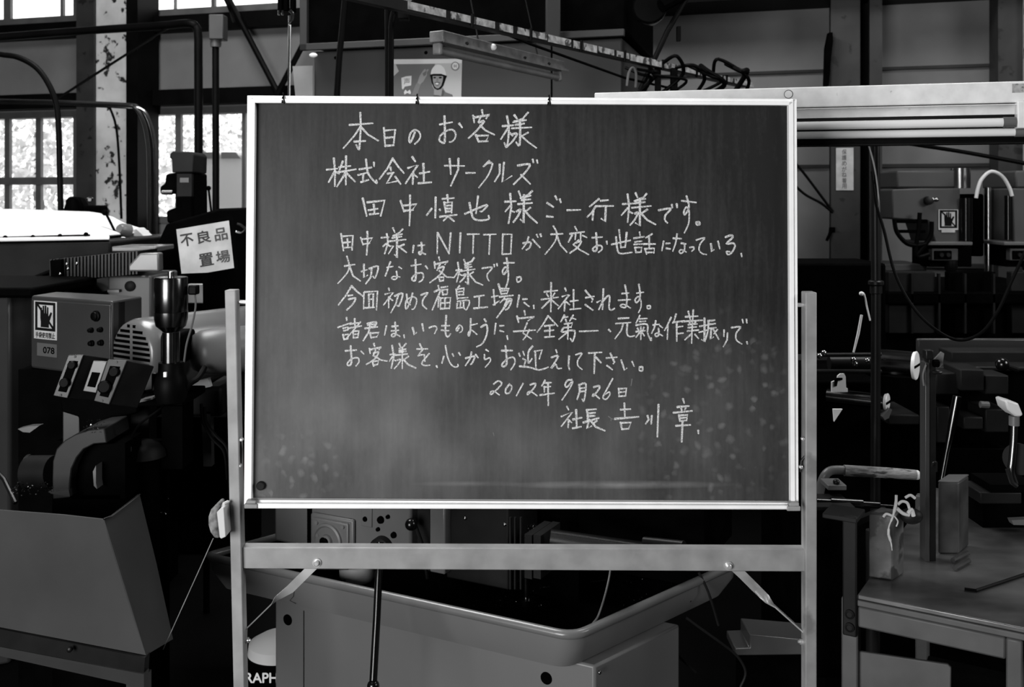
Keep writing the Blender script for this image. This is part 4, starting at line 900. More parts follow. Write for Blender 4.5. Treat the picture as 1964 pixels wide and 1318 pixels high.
MB().prism([P(-120, 1217, d0 + .02), P(0, 1241, d0 - .03), P(276, 1294, d0 - .19), P(276, 1330, d0 - .19), P(240, 1312, d0 - .17), P(0, 1256, d0 - .03), P(-120, 1232, d0 + .02)], (0, .03, 0)).build('base_flange', M['boxgrey'], ch)
MB().box((P(242, 0, 2.25).x, 2.25, 0), (P(278, 0, 2.25).x, 2.29, P(0, 1300, 2.25).z)).build('leg', M['boxgrey'], ch)
MB().box((P(-100, 0, 2.45).x, 2.45, 0), (P(-60, 0, 2.45).x, 2.49, P(0, 1230, 2.45).z)).build('leg', M['boxgrey'], ch)
MB().lathe(P(134, 1246, d0 - .12), (0, -1, 0), [(-.004, .006), (.004, .006), (.006, .003)], 12).build('bolt', M['darkiron'], ch)
# ------------------------------------------------------------------ top middle: cabinet, poster, lamps, cables
KP = Plane((P(900, 0, 4.7).x, 4.7, 0), (math.cos(A16), -math.sin(A16), 0))
def kb(x0, y0, x1, y1, n0, n1, b=None):
    b = b or MB(); fbx(KP, x0, y0, x1, y1, n0, n1, b); return b
u0 = KP.hit(602, 100)[0]; u1 = KP.hit(1193, 100)[0]; zt = KP.hit(800, 90)[1]
kc = thing('dust_collector_cabinet', 'big grey sheet metal cabinet with a hood blacked in as a dark opening, behind the poster', 'cabinet', KP.pt((u0 + u1) / 2, 0, -.3))
b = MB(); b.fbox(KP, u0, 0, u1, zt, -.8, 0); b.build('body', M['cabinet'], kc, bevel=.006)
b = MB(); b.fbox(KP, u0, zt + .015, u1 + .03, zt + .75, -.8, .10); b.build('hood', M['black'], kc, bevel=.006)  # solid block, black painted in for the shaded inside of the open hood
b = MB(); b.fbox(KP, u0 - .012, zt - .012, u0 + .026, zt + .75, .10, .125); b.build('hood_rim', M['cabinet'], kc, bevel=.003)
b = MB(); b.fbox(KP, u0 - .012, zt - .012, u1 + .03, zt + .02, .10, .125); b.build('hood_rim', M['cabinet'], kc, bevel=.003)
us = KP.hit(1058, 140)[0]; b = MB(); b.fbox(KP, us - .004, 0, us + .004, zt - .01, -.002, .002); b.build('panel_seam', M['black'], kc)
for x, y in ((644, 111), (817, 101)):
    u, v = KP.hit(x, y); MB().lathe(KP.pt(u, v, 0), KP.n, [(0, .009), (.006, .007)], 12).build('bolt', M['black'], kc)
MB().ball(P(601, 106, 4.55), .012, (1.6, 1, .9), 12).build('hood_pull', M['whitepaint'], kc)
tag(MB().prism([P(561, 127, 4.9), P(600, 126, 4.9), P(600, 260, 4.9), P(572, 260, 4.9), P(566, 180, 4.9)], (0, .01, 0)).build('pale_sheet', M['sheetgrey']), 'pale sheet of board showing beside the grey cabinet and the steel rod', 'sheet')
tag(MB().pbox(1047, -60, 1075, 72, 4.35, .06).build('grey_duct', M['cabinet'], None, bevel=.006), 'vertical grey duct hanging in front of the black hood', 'duct')

# safety poster (generic worker picture)
po = thing('safety_poster', 'pale safety poster of a smiling worker in a white hard hat raising a hand', 'poster', KP.at(818, 230, .01))
def q2(x, y): return KP.hit(740 + x / 12.28, 100 + y / 12.28, .01)
def pic(name, pts, lay, m):
    b = MB(); b.fpoly(KP, [q2(*p) for p in pts], .002, .006 + lay * .0006); return b.build(name, m, po)
def ell(cx_, cy_, rx, ry, a0=0, a1=360, n=28): return [(cx_ + rx * math.cos(math.radians(a0 + (a1 - a0) * i / n)), cy_ + ry * math.sin(math.radians(a0 + (a1 - a0) * i / n))) for i in range(n + (0 if a1 - a0 == 360 else 1))]
pic('sheet', [(135, 165), (1790, 150), (1760, 1500), (135, 1500)], 0, M['printlight'])
pic('top_strip', [(138, 172), (1785, 160), (1780, 255), (138, 275)], 1, M['white'])
pic('dark_backdrop', [(230, 285), (1160, 275), (1090, 400), (1050, 560), (1090, 800), (1140, 900), (1140, 1500), (150, 1500), (142, 600), (300, 450)], 1, M['printgrey'])
pic('raised_sleeve', [(600, 1010), (700, 760), (760, 690), (830, 740), (780, 860), (740, 1010)], 2, M['printmid'])
pic('raised_hand', [(740, 720), (790, 560), (850, 470), (905, 400), (940, 395), (925, 440), (985, 395), (1005, 415), (960, 480), (965, 540), (930, 600), (880, 690), (800, 760)], 3, M['printskin'])
pic('hand_shadow', [(860, 500), (960, 430), (940, 540), (890, 570)], 4, M['printgrey'])
pic('placard', [(360, 605), (470, 570), (600, 556), (590, 782), (440, 812), (400, 880), (375, 860)], 2, M['white'])
u0_, v0_ = q2(420, 760); u1_, v1_ = q2(560, 610); text_mesh('placard_character', '声', KP, u0_, v0_, u1_, v1_, .0083, M['printgrey'], po)
pic('small_figure', [(420, 940), (460, 880), (500, 930), (560, 880), (585, 950), (575, 990), (500, 960), (430, 1000)], 2, M['white'])
pic('neck', [(1130, 860), (1340, 850), (1370, 930), (1370, 1100), (1120, 1100)], 2, M['printskin'])
pic('shoulder', [(1330, 830), (1400, 940), (1560, 1000), (1700, 1500), (1050, 1500), (1120, 1000), (1300, 1030)], 2, M['printgrey'])
pic('chin_strap', [(1040, 540), (1430, 550), (1400, 650), (1350, 790), (1290, 870), (1210, 890), (1130, 850), (1075, 720)], 3, M['print_'])
pic('face', [(1100, 560), (1350, 560), (1335, 680), (1300, 790), (1240, 850), (1190, 850), (1140, 800), (1105, 680)], 4, M['printskin'])
pic('eye', ell(1150, 600, 32, 18), 5, M['print_']); pic('eye', ell(1280, 600, 38, 20), 5, M['print_'])
pic('nose', [(1205, 600), (1225, 600), (1240, 680), (1180, 680)], 5, M['printmid'])
pic('mouth', [(1140, 710), (1210, 690), (1285, 710), (1250, 780), (1210, 800), (1170, 780)], 5, M['printgrey']); pic('teeth', ell(1205, 745, 38, 20), 6, M['white'])
pic('hard_hat', ell(1235, 530, 180, 235, 180, 360) + [(1425, 560), (1300, 525), (1180, 520), (1045, 550)], 5, M['white'])
pic('hat_brim', [(1040, 530), (1130, 510), (1300, 512), (1430, 555), (1425, 600), (1300, 550), (1160, 545), (1045, 580)], 6, M['print_'])
pic('emblem_ring', ell(1630, 330, 100, 108), 2, M['printmid']); pic('emblem_disc', ell(1630, 325, 72, 80), 3, M['white']); pic('emblem_mark', [(1600, 290), (1615, 290), (1615, 322), (1645, 322), (1645, 290), (1660, 290), (1660, 365), (1645, 365), (1645, 336), (1615, 336), (1615, 365), (1600, 365)], 4, M['printgrey'])

# dangling fluorescent lamp
def hbar(p0, p1):                                             # local frame of a level bar
    a = (p1 - p0); L = a.length; a = a.normalized(); s_ = V(0, 0, 1).cross(a).normalized(); return a, s_, L
p0 = P(850, 68, 3.3); p1 = P(1083, 126, 3.3 * (HY - 68) / (HY - 126)); a, s_, L = hbar(p0, p1)
lt = thing('tube_lamp', 'dusty white single tube lamp hanging at an angle above the poster', 'lamp', p0.lerp(p1, .5))
def bar(b, t0, t1, o0, o1, z0, z1):
    q = [p0 + a * t0 + s_ * o0 + V(0, 0, z0), p0 + a * t0 + s_ * o1 + V(0, 0, z0), p0 + a * t0 + s_ * o1 + V(0, 0, z1), p0 + a * t0 + s_ * o0 + V(0, 0, z1)]
    return b.prism(q, a * (t1 - t0))
bar(MB(), 0, L, 0, .056, -.02, .018).build('body', M['oldfixture'], lt, bevel=.003)
bar(MB(), .0, L + .03, -.004, .0, -.022, -.012).build('lower_flange', M['oldfixture'], lt)
bar(MB(), .002, .02, .012, .046, -.062, -.02).build('lamp_holder', M['oldfixture'], lt, bevel=.006)
bar(MB(), L - .012, L + .006, .012, .046, -.062, -.02).build('lamp_holder', M['oldfixture'], lt, bevel=.006)
MB().tube([p0 + a * .02 + s_ * .028 + V(0, 0, -.048), p0 + a * (L - .012) + s_ * .028 + V(0, 0, -.048)], .0125, 16).build('tube', M['dirtytube'], lt)
for t_ in (.16, .62, .84):
    MB().ball(p0 + a * (L * t_) + s_ * -.004 + V(0, 0, -.008), .006, seg=10).build('rivet', M['darkiron'], lt)
MB().lathe(p0 + a * (L * .36) + V(0, 0, .002), -s_, [(0, .013), (.008, .011), (.012, .006)], 14).build('pull_switch', M['whitepaint'], lt)
for t_ in (.3, .8):
    MB().tube([p0 + a * (L * t_) + s_ * .028 + V(0, 0, .018), p0 + a * (L * t_) + s_ * .1 + V(0, .15, .35), V((p0 + a * (L * t_)).x, (p0 + a * (L * t_)).y + .4, ROOF)], .003, 6).build('hanging_wire', M['rubber'], lt)

# slanting rail with torn tape
p0 = P(782, 12, 3.0); p1 = P(1432, 162, 3.0 * (HY - 12) / (HY - 162)); a, s_, L = hbar(p0, p1)
rl = thing('taped_overhead_rail', 'dark overhead rail wrapped with torn pale tape, slanting above the tube lamp', 'rail', p0.lerp(p1, .5))
bar(MB(), -.3, L, 0, .03, -.016, .016).build('rail', M['darkiron'], rl)
rnd = random.Random(5); t_ = 0.0
while t_ < L * .96:
    ln = rnd.uniform(.07, .24); e = rnd.uniform(-.002, .004)
    bar(MB(), t_, t_ + ln, -.003, .0, -.011 + e, .015).build('tape_strip', M['tape'], rl); t_ += ln + rnd.uniform(.008, .03)
for k in range(7):
    c = p0 + a * (L * (.12 + .13 * k)); MB().tube([c + V(0, 0, -.022) - s_ * .004, c + V(0, 0, .022) - s_ * .006], .006, 6).build('cable_tie', M['rubber'], rl)
tag(MB().tube([P(800, 14, 3.05), P(890, 30, 3.3), P(1010, 82, 3.7), P(1200, 150, 4.3), P(1290, 170, 4.5)], .006, 6).build('sagging_cable', M['rubber']), 'thin black cable running under the taped rail to the tangle of hoses', 'cable')
hg = thing('black_drop_hose', 'thick black hose curving off the taped rail and dropping behind the board, beside the poster', 'hose', P(750, 260, 3.3))
MB().tube(PT((792, 6, 3.1), (772, 6, 3.15), (757, 20, 3.2), (751, 45, 3.2), (750, 90, 3.2), (749, 300, 3.2)), S(5.5, 3.2), 10).build('hose', M['rubber'], hg)
MB().tube([P(741, -40, 3.3), P(742, 300, 3.3)], S(3.5, 3.3), 8).build('support_pipe', M['beam'], hg)
MB().pbox(763, 18, 783, 36, 3.3, .05).build('clamp', M['beam'], hg, bevel=.004)
tag(MB().tube(PT((664, -30, 4.2), (656, 60, 4.2), (650, 120, 4.2), (642, 260, 4.2)), S(6, 4.2), 10).build('dangling_hose', M['rubber']), 'black hose dangling in front of the grey cabinet between rod and poster', 'hose')
rd = thing('steel_pull_rod', 'thin bright steel rod with black fittings hanging behind the chalkboard corner', 'rod', P(553, 260, 3.4))
MB().tube([P(556, 30, 3.4), P(553, 300, 3.4)], S(3, 3.4), 10).build('rod', M['steel'], rd)
for x, y in ((537, 5), (548, 3), (561, 4)):
    MB().pbox(x - 5, -40, x + 4, y + 18, 3.4, .03).build('fitting', M['black'], rd, bevel=.003)
for x in (535, 542):
    MB().tube([P(x, 20, 3.4), P(x, 29, 3.4)], .004, 8).build('pin', M['steel'], rd)
MB().tube(PT((556, 20, 3.39), (561, 27, 3.39), (559, 40, 3.39), (554, 46, 3.39)), .006, 8).build('hook', M['steel'], rd)
tag(MB().tube(PT((428, -10, 6.0), (440, 15, 6.0), (448, 40, 6.2)), .012, 6).build('upper_cable', M['rubber']), 'short black cable crossing the bright upper window', 'cable')
# black round lamp and tangle on the right of the hood
rlamp = thing('round_black_lamp', 'round black lamp housing with a slanting arm above the tangled hoses', 'lamp', P(1246, 15, 4.3))
MB().lathe(P(1246, 14, 4.4), V(-.15, -1, .1), [(-.12, .03), (-.09, .06), (-.02, .075), (0, .076), (.01, .068), (.012, .01)], 28).build('housing', M['blackgloss'], rlamp)
MB().tube([P(1268, 12, 4.35), P(1330, -20, 4.4), P(1330, -60, 4.4)], .03, 10).build('bracket', M['black'], rlamp)
MB().tube([P(1326, -20, 4.4), P(1280, 60, 4.4), P(1228, 172, 4.4)], S(5, 4.4), 8).build('arm', M['beam'], rlamp)
MB().pbox(1299, 50, 1306, 78, 4.38, .03).build('clip', M['beam'], rlamp)
tg = thing('hose_tangle', 'tangle of black hoses and cable above the white tube light', 'hoses', P(1290, 170, 4.32))
rnd = random.Random(11)
for k in range(9):
    x = 1200 + 24 * k; MB().tube(PT((x, 130 + rnd.uniform(-10, 12), 4.32), (x + rnd.uniform(10, 40), 105 + rnd.uniform(0, 40), 4.27), (x + rnd.uniform(30, 70), 150 + rnd.uniform(-15, 15), 4.32), (x + rnd.uniform(-10, 60), 182, 4.37)), S(rnd.uniform(2.5, 5), 4.32), 8).build('hose', M['rubber'], tg)
MB().tube(PT((1202, 165, 4.25), (1206, 140, 4.25), (1214, 130, 4.25), (1220, 142, 4.25), (1219, 168, 4.25)), S(2.5, 4.25), 8).build('bright_loop', M['machine'], tg)
MB().pbox(1258, 126, 1268, 215, 4.34, .04).build('hanger', M['beam'], tg); MB().pbox(1288, 130, 1300, 215, 4.34, .04).build('hanger', M['beam'], tg)

# twin tube light fitting behind the board's corner
dL = 2.70; p0 = P(1140, 178, dL); p1 = P(1964, 155.5, dL * 202 / 224.5); a, s_, L = hbar(p0, p1); LL = L * 1.28
tl = thing('twin_tube_light', 'long bright white twin tube light fitting reaching out behind the chalkboard corner', 'light fitting', p0.lerp(p1, .6))
bar(MB(), 0, LL, 0, .10, -.052, 0).build('body', M['fixture'], tl, bevel=.003)
b = MB()                                                       # curved reflector lip under the body
r = []
for k in range(9):
    th = PI / 2 * (1 - k / 8); r.append(p0 + a * .02 + s_ * (-.002 + .022 * math.cos(th)) + V(0, 0, -.079 + .022 * math.sin(th)))
r += [r[-1] + s_ * .004, r[0] + s_ * .026 + V(0, 0, .002), r[0] + V(0, 0, .002)]
b.prism(r, a * (LL - .04)); b.build('reflector', M['fixture'], tl, angle=60)
bar(MB(), .01, LL - .01, .03, .09, -.15, -.05).build('back_plate', M['darkpaint'], tl)
MB().tube([p0 + a * .05 + s_ * -.002 + V(0, 0, -.100), p0 + a * (L * .955) + s_ * -.002 + V(0, 0, -.100)], .0108, 18).build('tube', M['tubeglass'], tl)
MB().tube([p0 + a * .05 + s_ * .022 + V(0, 0, -.123), p0 + a * (L * .985) + s_ * .022 + V(0, 0, -.123)], .0100, 18).build('tube', M['tubeglass'], tl)
for off, zz, e in ((-.002, -.100, .955), (.022, -.123, .985)):
    c = p0 + a * (L * e) + s_ * off + V(0, 0, zz); MB().tube([c, c + a * .03], .0125, 14).build('tube_cap', M['machinelight'], tl)
    bar(MB(), L * e + .03, L * e + .055, off - .014, off + .02, zz - .016, -.05).build('socket', M['fixture'], tl, bevel=.003)
bar(MB(), .0, LL, .03, .06, -.148, -.134).build('lower_edge', M['beam'], tl)
MB().lathe(p0 + a * (L * .478) + V(0, 0, -.0175), -s_, [(0, .0115), (.001, .0115), (.0012, .0095)], 24).build('knockout_ring', M['machine'], tl)
MB().lathe(p0 + a * (L * .478) + V(0, 0, -.0175), -s_, [(.0, .0095), (.0018, .0095)], 24).build('knockout_disc', M['fixture'], tl)
bar(MB(), L * .975, L * 1.05, -.0012, .0, -.028, -.006).build('torn_label', M['tape'], tl)
for t_ in (1.03, 1.2):
    c = p0 + a * (L * t_) + s_ * .05; MB().tube([c, V(c.x, c.y, ROOF)], .004, 8).build('hanging_rod', M['beam'], tl)

# ------------------------------------------------------------------ lathe behind the chalkboard
TA = HP(1100, 1222, .487); TB = HP(395, 1067, .487); TC = HP(1420, 1078, .487)
ab = (TB - TA).normalized(); ac = (TC - TA).normalized(); TD = TB + (TC - TA)
la = thing('lathe', 'grey lathe with a deep chip tray and sheet metal stand behind the chalkboard', 'lathe', V(0, 3.0, 0))
def rnd_corner(c, d0, d1, r, n=6):
    out = []
    for k in range(n + 1):
        t = k / n; p = c + d0 * r; q = c + d1 * r; out.append(p.lerp(c, t).lerp(c.lerp(q, t), t))
    return out
loop = rnd_corner(TA, ac, ab, .045) + rnd_corner(TB, -ab, ac, .03) + rnd_corner(TD, -ac, -ab, .04) + rnd_corner(TC, ab, -ac, .04)
ctr = (TA + TB + TC + TD) / 4
def inset(f, dz): return [Vector((p.x + (ctr.x - p.x) * f, p.y + (ctr.y - p.y) * f, p.z + dz)) for p in loop]
b = MB(); b.tube(loop + [loop[0], loop[1]], .0115, 10, caps=False); b.build('tray_rim', M['machinelight'], la, angle=60)
b = MB(); b.loft([loop, inset(.008, -.04), inset(.06, -.09)], True, False); b.build('tray_wall', M['lathegrey'], la, angle=50)
b = MB(); b.loft([inset(.012, -.002), inset(.02, -.04), inset(.07, -.085)], True, False); bt = inset(.07, -.085); b.face(bt); b.build('tray_inside', M['black'], la, angle=50)
E_ = TA + ac * .075; G_ = E_ + ab * .99
CPl = Plane((E_.x, E_.y, 0), -ab)
b = MB(); zc = .487 - .093
b.prism([V(E_.x, E_.y, 0), V(G_.x, G_.y, 0), V(G_.x, G_.y, zc), V(E_.x, E_.y, zc)], ac * .34); b.build('stand_cabinet', M['lathegrey'], la, bevel=.006)
for x, y in ((552, 1189), (1048, 1301)):
    u, v = CPl.hit(x, y); MB().lathe(CPl.pt(u, v, 0), CPl.n, [(-.001, .0155), (.0012, .0155)], 24).build('round_hole', M['black'], la)
u, v = CPl.hit(583, 1200); b = MB(); b.fbox(CPl, u - .0015, 0, u + .0015, .36, -.001, .001); b.build('panel_seam', M['darkpaint'], la)
for x, y in ((533, 1123), (1150, 1290)):
    u, v = CPl.hit(x, y); MB().ball(CPl.pt(u, v, 0), .005, seg=10).build('screw', M['steel'], la)
HP_ = Plane((TA + ac * .17), -ab); HP_.o.z = 0
def hb(x0, y0, x1, y1, n0, n1, b=None):
    b = b or MB(); fbx(HP_, x0, y0, x1, y1, n0, n1, b); return b
b = MB(); u0, _ = HP_.hit(526, 1000); u1, _ = HP_.hit(788, 1000); b.fbox(HP_, u0, .50, u1, 1.0, -.30, 0); b.build('headstock', M['machine'], la, bevel=.008)
hb(589, 940, 597, 1090, -.01, .004).build('headstock_joint', M['black'], la)
b = MB(); b.fpoly(HP_, [HP_.hit(*q) for q in ((600, 1090), (683, 1090), (683, 996), (606, 982), (600, 982))], 0, .012); b.build('gear_cover', M['machine'], la, bevel=.006)
b = MB(); b.fpoly(HP_, [HP_.hit(*q) for q in ((604, 1090), (675, 1090), (675, 1002), (612, 990), (604, 990))], .010, .018); b.build('gear_cover_panel', M['machine'], la, bevel=.004)
u, v = HP_.hit(636, 1034); MB().lathe(HP_.pt(u, v, .014), HP_.n, [(0, .052), (.010, .050), (.012, .044), (.008, .040), (.008, .02), (.016, .018), (.017, .012), (.010, .011)], 32).build('round_boss', M['machine'], la)
MB().lathe(HP_.pt(u - .006, v, .03), HP_.n, [(-.02, .014), (.002, .013), (.004, .008)], 18).build('boss_plug', M['black'], la)
for x, y in ((615, 999), (665, 1007), (617, 1022)):
    uu, vv = HP_.hit(x, y); MB().lathe(HP_.pt(uu, vv, .016), HP_.n, [(0, .007), (.007, .006)], 14).build('cover_bolt', M['machinelight'], la)
hb(693, 960, 713, 1011, 0, .004).build('small_plate', M['machine'], la, bevel=.003)
for x, y, r in ((702, 995, .008), (731, 997, .011), (745, 991, .006), (726, 1015, .006), (756, 1026, .009)):
    uu, vv = HP_.hit(x, y); MB().lathe(HP_.pt(uu, vv, 0), HP_.n, [(0, r), (.007, r * .9)], 14).build('selector', M['black'], la)
uu, vv = HP_.hit(735, 1052); MB().lathe(HP_.pt(uu, vv, 0), HP_.n, [(0, .036), (.02, .034), (.024, .028)], 24).build('feed_dial', M['darkpaint'], la)
hb(768, 940, 824, 1090, -.25, -.03).build('recessed_side', M['darkpaint'], la)
uu, vv = HP_.hit(796, 1002); MB().ball(HP_.pt(uu, vv, .02), .017, seg=18).build('lever_ball', M['blackgloss'], la)
MB().tube([HP_.pt(uu + .006, vv, .01), HP_.at(812, 1050, .005), HP_.at(820, 1110, 0)], .005, 8).build('lever_arm', M['darkiron'], la)
hb(824, 940, 853, 1100, -.2, .01).build('pale_upright', M['machinelight'], la, bevel=.004)
hb(856, 940, 975, 1120, -.2, -.02).build('dark_apron', M['darkpaint'], la, bevel=.004)
for x, y in ((886, 998), (962, 1010)):
    uu, vv = HP_.hit(x, y); MB().ball(HP_.pt(uu, vv, -.018), .005, seg=10).build('apron_screw', M['steel'], la)
for x in (979, 988, 999):
    MB().tube([HP_.at(x, 992, 0), HP_.at(x, 1130, 0)], .0035, 8).build('guide_rod', M['darkiron'], la)
hb(1006, 1026, 1020, 1110, -.1, .02).build('tool_block', M['darkpaint'], la); hb(1023, 1027, 1037, 1110, -.1, .02).build('tool_block', M['darkpaint'], la)
p0_ = HP_.at(1055, 1033, .02); MB().tube([p0_, p0_ + V(.26, -.02, -.03)], .024, 20).build('tailstock_quill', M['steel'], la)
b = MB(); b.fbox(HP_, HP_.hit(1040, 1000)[0], .56, HP_.hit(1300, 1000)[0], 1.1, -.5, -.22); b.build('bed_back', M['black'], la)
b = MB(); b.fbox(HP_, HP_.hit(790, 1000)[0], .40, HP_.hit(1045, 1000)[0], 1.1, -.5, -.22); b.build('saddle', M['black'], la)
MB().tube([HP_.at(1236, 1038, -.05), HP_.at(1312, 1046, -.02)], .011, 12).build('handle_grip', M['darkiron'], la)
MB().ppoly([(1250, 995), (1276, 992), (1262, 1018), (1245, 1012)], 2.95, .02).build('chipped_plate', M['darkiron'], la)
MB().tube(PT((1272, 1004, 2.9), (1288, 1015, 2.9), (1298, 1028, 2.9)), .004, 6).build('bent_wire', M['steel'], la)
MB().lathe(HP(1010, 1180, .42), (0, 0, 1), [(0, .012), (.03, .022), (.032, .022), (.045, .022), (.046, .010), (.10, .010)], 20).build('drain_nozzle', M['blued'], la)
sw = MB(); rnd = random.Random(8)
for i in range(260):
    k = i % 4
    px, py, d_ = ((rnd.uniform(1008, 1056), rnd.uniform(1006, 1024), 2.74) if k < 2 else (rnd.uniform(830, 1060), rnd.uniform(1105, 1165), 2.66) if k == 2 else (rnd.uniform(1190, 1320), rnd.uniform(1110, 1165), 2.7))
    c = P(px, py, d_) if k < 2 else HP(px, py, .414); a_ = V(rnd.uniform(-1, 1), rnd.uniform(-1, 1), rnd.uniform(-1, 1)).normalized(); q = a_.orthogonal(); sz = rnd.uniform(.0012, .004) * (1 if k < 2 else .6)
    sw.prism([c + a_ * sz, c + q * sz, c - a_ * sz * .5], V(0, .0015, .001))
o = sw.build('metal_swarf', M['steel']); o['kind'] = 'stuff'; tag(o, 'bright curls of metal swarf lying in the lathe tray', 'swarf')
cw = MB(); rnd = random.Random(2); pts = [HP(1036 + i * 1.9, 1128 - i * .22 - (i % 3) * .5, .43) for i in range(72)]
cw.tube(pts, [.0012 + .0016 * rnd.random() for _ in pts], 6); tag(cw.build('curled_swarf_strand', M['darkiron']), 'long glittering strand of curled swarf crossing the lathe tray', 'swarf strand')
tag(MB().tube(PT((1172, 1080, 2.6), (1168, 1110, 2.55), (1158, 1150, 2.5), (1147, 1182, 2.45), (1138, 1195, 2.42), (1128, 1207, 2.40)), .0026, 8).build('thin_tube', M['machine']), 'thin pale tube dropping from the cross bar into the tray corner', 'tube')
bk = thing('white_coolant_bucket', 'white paint-chipped bucket standing in the lathe tray below the cross bar', 'bucket', HP(684, 1124, .41))
c = HP(684, 1112, .41); MB().lathe(V(c.x, c.y + .02, .403), (0, 0, 1), [(0, .045), (.012, .053), (.12, .058), (.125, .054)], 32).build('pail', mat('chipped_white_enamel', .85, .4, 0, .15, 12, stain=(22, .6, .02)), bk)
lv = thing('clutch_lever', 'long shiny black lever with a ball knob standing in front of the grey lathe stand', 'lever', P(717, 1318, 2.3))
MB().tube([P(729, 1040, 2.42), P(723, 1180, 2.36), P(716, 1306, 2.3)], S(7.5, 2.33), 16).build('shaft', M['blackgloss'], lv)
MB().ball(P(716, 1316, 2.3), .0145, seg=20).build('ball_knob', M['blackgloss'], lv)
tag(MB().tube([P(565, 1128, 2.5), P(563, 1144, 2.5), P(556, 1152, 2.5), P(568, 1158, 2.5)], .0013, 6).build('wire_hook', M['darkiron']), 'tiny bent wire hook hanging under the tray rim below the left brace', 'hook')
cn = thing('lubricant_tin', 'round black tin with white lettering and a pale top beside the lathe stand', 'tin', P(534, 1420, 3.15))
c = P(536, 1318, 3.15); MB().lathe(V(c.x, c.y, 0), (0, 0, 1), [(0, .105), (P(0, 1278, 3.05).z, .105)], 40).build('drum', M['black'], cn)
zt_ = P(0, 1278, 3.05).z; MB().lathe(V(c.x, c.y, zt_), (0, 0, 1), [(0, .098), (.03, .094), (.05, .06), (.055, .01)], 40).build('lid', M['printlight'], cn)
LPn = Plane((c.x, c.y - .106, 0), (1, 0, 0)); za, zb_ = P(0, 1310, 3.044).z, P(0, 1291, 3.044).z
text_mesh('lettering', 'GRAPH', LPn, P(451, 0, 3.044).x - c.x, za, P(532, 0, 3.044).x - c.x, zb_, .0, M['white'], cn, bold=.03)
sbx = thing('lathe_switch_box', 'small pale two-button switch box at the corner of the lathe stand', 'switch box', P(1208, 1295, 2.62))
MB().prism([P(1186, 1221, 2.62), P(1211, 1220, 2.6), P(1211, 1295, 2.6), P(1188, 1290, 2.62)], (.02, .05, 0)).build('case', M['machinelight'], sbx, bevel=.004)
MB().prism([P(1211, 1220, 2.595), P(1233, 1212, 2.65), P(1232, 1284, 2.65), P(1212, 1294, 2.595)], (.005, .02, 0)).build('front', M['machinelight'], sbx, bevel=.003)
MB().prism([P(1216, 1243, 2.598), P(1231, 1236, 2.64), P(1230, 1282, 2.64), P(1216, 1290, 2.598)], (-.004, -.003, 0)).build('rubber_cover', M['rubber'], sbx)
MB().prism([P(1219, 1223, 2.606), P(1229, 1219, 2.64), P(1229, 1230, 2.64), P(1219, 1233, 2.606)], (-.004, -.003, 0)).build('upper_button', M['rubber'], sbx)
MB().box((P(1190, 0, 2.68).x, 2.68, 0), (P(1205, 0, 2.68).x, 2.70, P(0, 1290, 2.68).z)).build('stalk', M['black'], sbx)
b = MB(); pts = [P(1163 + (i / 40) * 5, 1232 + i * 2.6, 2.5) for i in range(40)]; b.tube(pts, [S(4.2 if i % 2 else 3.2, 2.5) for i in range(40)], 10)
tag(b.build('flexible_conduit', M['darkiron']), 'ribbed flexible metal conduit running down beside the small switch box', 'conduit')
bl2 = thing('rear_cable_group', 'thin dark cables looping below the cross bar near the second brace', 'cables', P(1400, 1300, 2.75))
for pts in (((1340, 1098, 2.7), (1356, 1130, 2.7), (1368, 1165, 2.7), (1378, 1200, 2.7)), ((1316, 1185, 2.7), (1350, 1210, 2.7), (1385, 1235, 2.7), (1415, 1260, 2.7), (1430, 1290, 2.7), (1420, 1318, 2.7)), ((1290, 1240, 2.72), (1305, 1262, 2.72), (1335, 1290, 2.72))):
    MB().tube(PT(*pts), .0035, 8).build('cable', M['darkpaint'], bl2)
tag(MB().tube([P(1300, 1165, 2.7), P(1312, 1158, 2.7), P(1324, 1150, 2.7)], .006, 8).build('spare_clip', M['steel']), 'small bright metal clip under the sloping tray rim', 'clip')
# ------------------------------------------------------------------ right side: wall notice, drill presses, spindle machine, bench
# notice on the column
NP = Plane(WP.pt(0, 0, c1 + .004), WP.u)
nt_ = thing('vertical_notice', 'narrow white vertical notice with a column of dark characters on the steel column', 'notice', NP.at(1620, 366))
b = MB(); u0, u1, v0, v1 = fbx(NP, 1603.5, 283.5, 1637, 365, 0, .003, b); b.build('sheet', M['signwhite'], nt_)
text_mesh('characters', '保護めがね着用', NP, u0 + (u1 - u0) * .34, v0 + (v1 - v0) * .03, u0 + (u1 - u0) * .60, v1 - (v1 - v0) * .03, .0038, M['printgrey'], nt_, vertical=True, bold=.02)
for k, pts in (('upper', ((1500, 285, 6.1), (1540, 330, 6.1), (1597, 406, 6.1))), ('lower', ((1500, 330, 6.1), (1540, 370, 6.1), (1575, 390, 6.1), (1597, 408, 6.1)))):
    tag(MB().tube(PT(*pts), .008, 8).build('wall_cable', M['rubber']), k + ' of two black cables converging on the notice column', 'cable', 'cables meeting at the column')
tag(MB().ppoly([(1593, 436), (1602, 436), (1602, 446), (1596, 447), (1588, 463), (1586, 461), (1592, 446)], 6.08, .03).build('cable_clip', M['black']), 'small black clip with a tail on the edge of the notice column', 'clip')
tag(MB().ppoly([(1585, 92), (1591, 62), (1597, 62), (1598, 80), (1593, 120), (1590, 165), (1583, 165)], 6.06, .05).build('hanging_strap', M['black']), 'black strap hanging on the edge of the speckled column top', 'strap')
tag(MB().tube(PT((1650, 258, 5.4), (1740, 275, 5.2), (1850, 292, 4.9), (1990, 318, 4.6)), .010, 8).build('long_cable', M['rubber']), 'long black cable stretched across the wall below the twin tube light', 'cable')

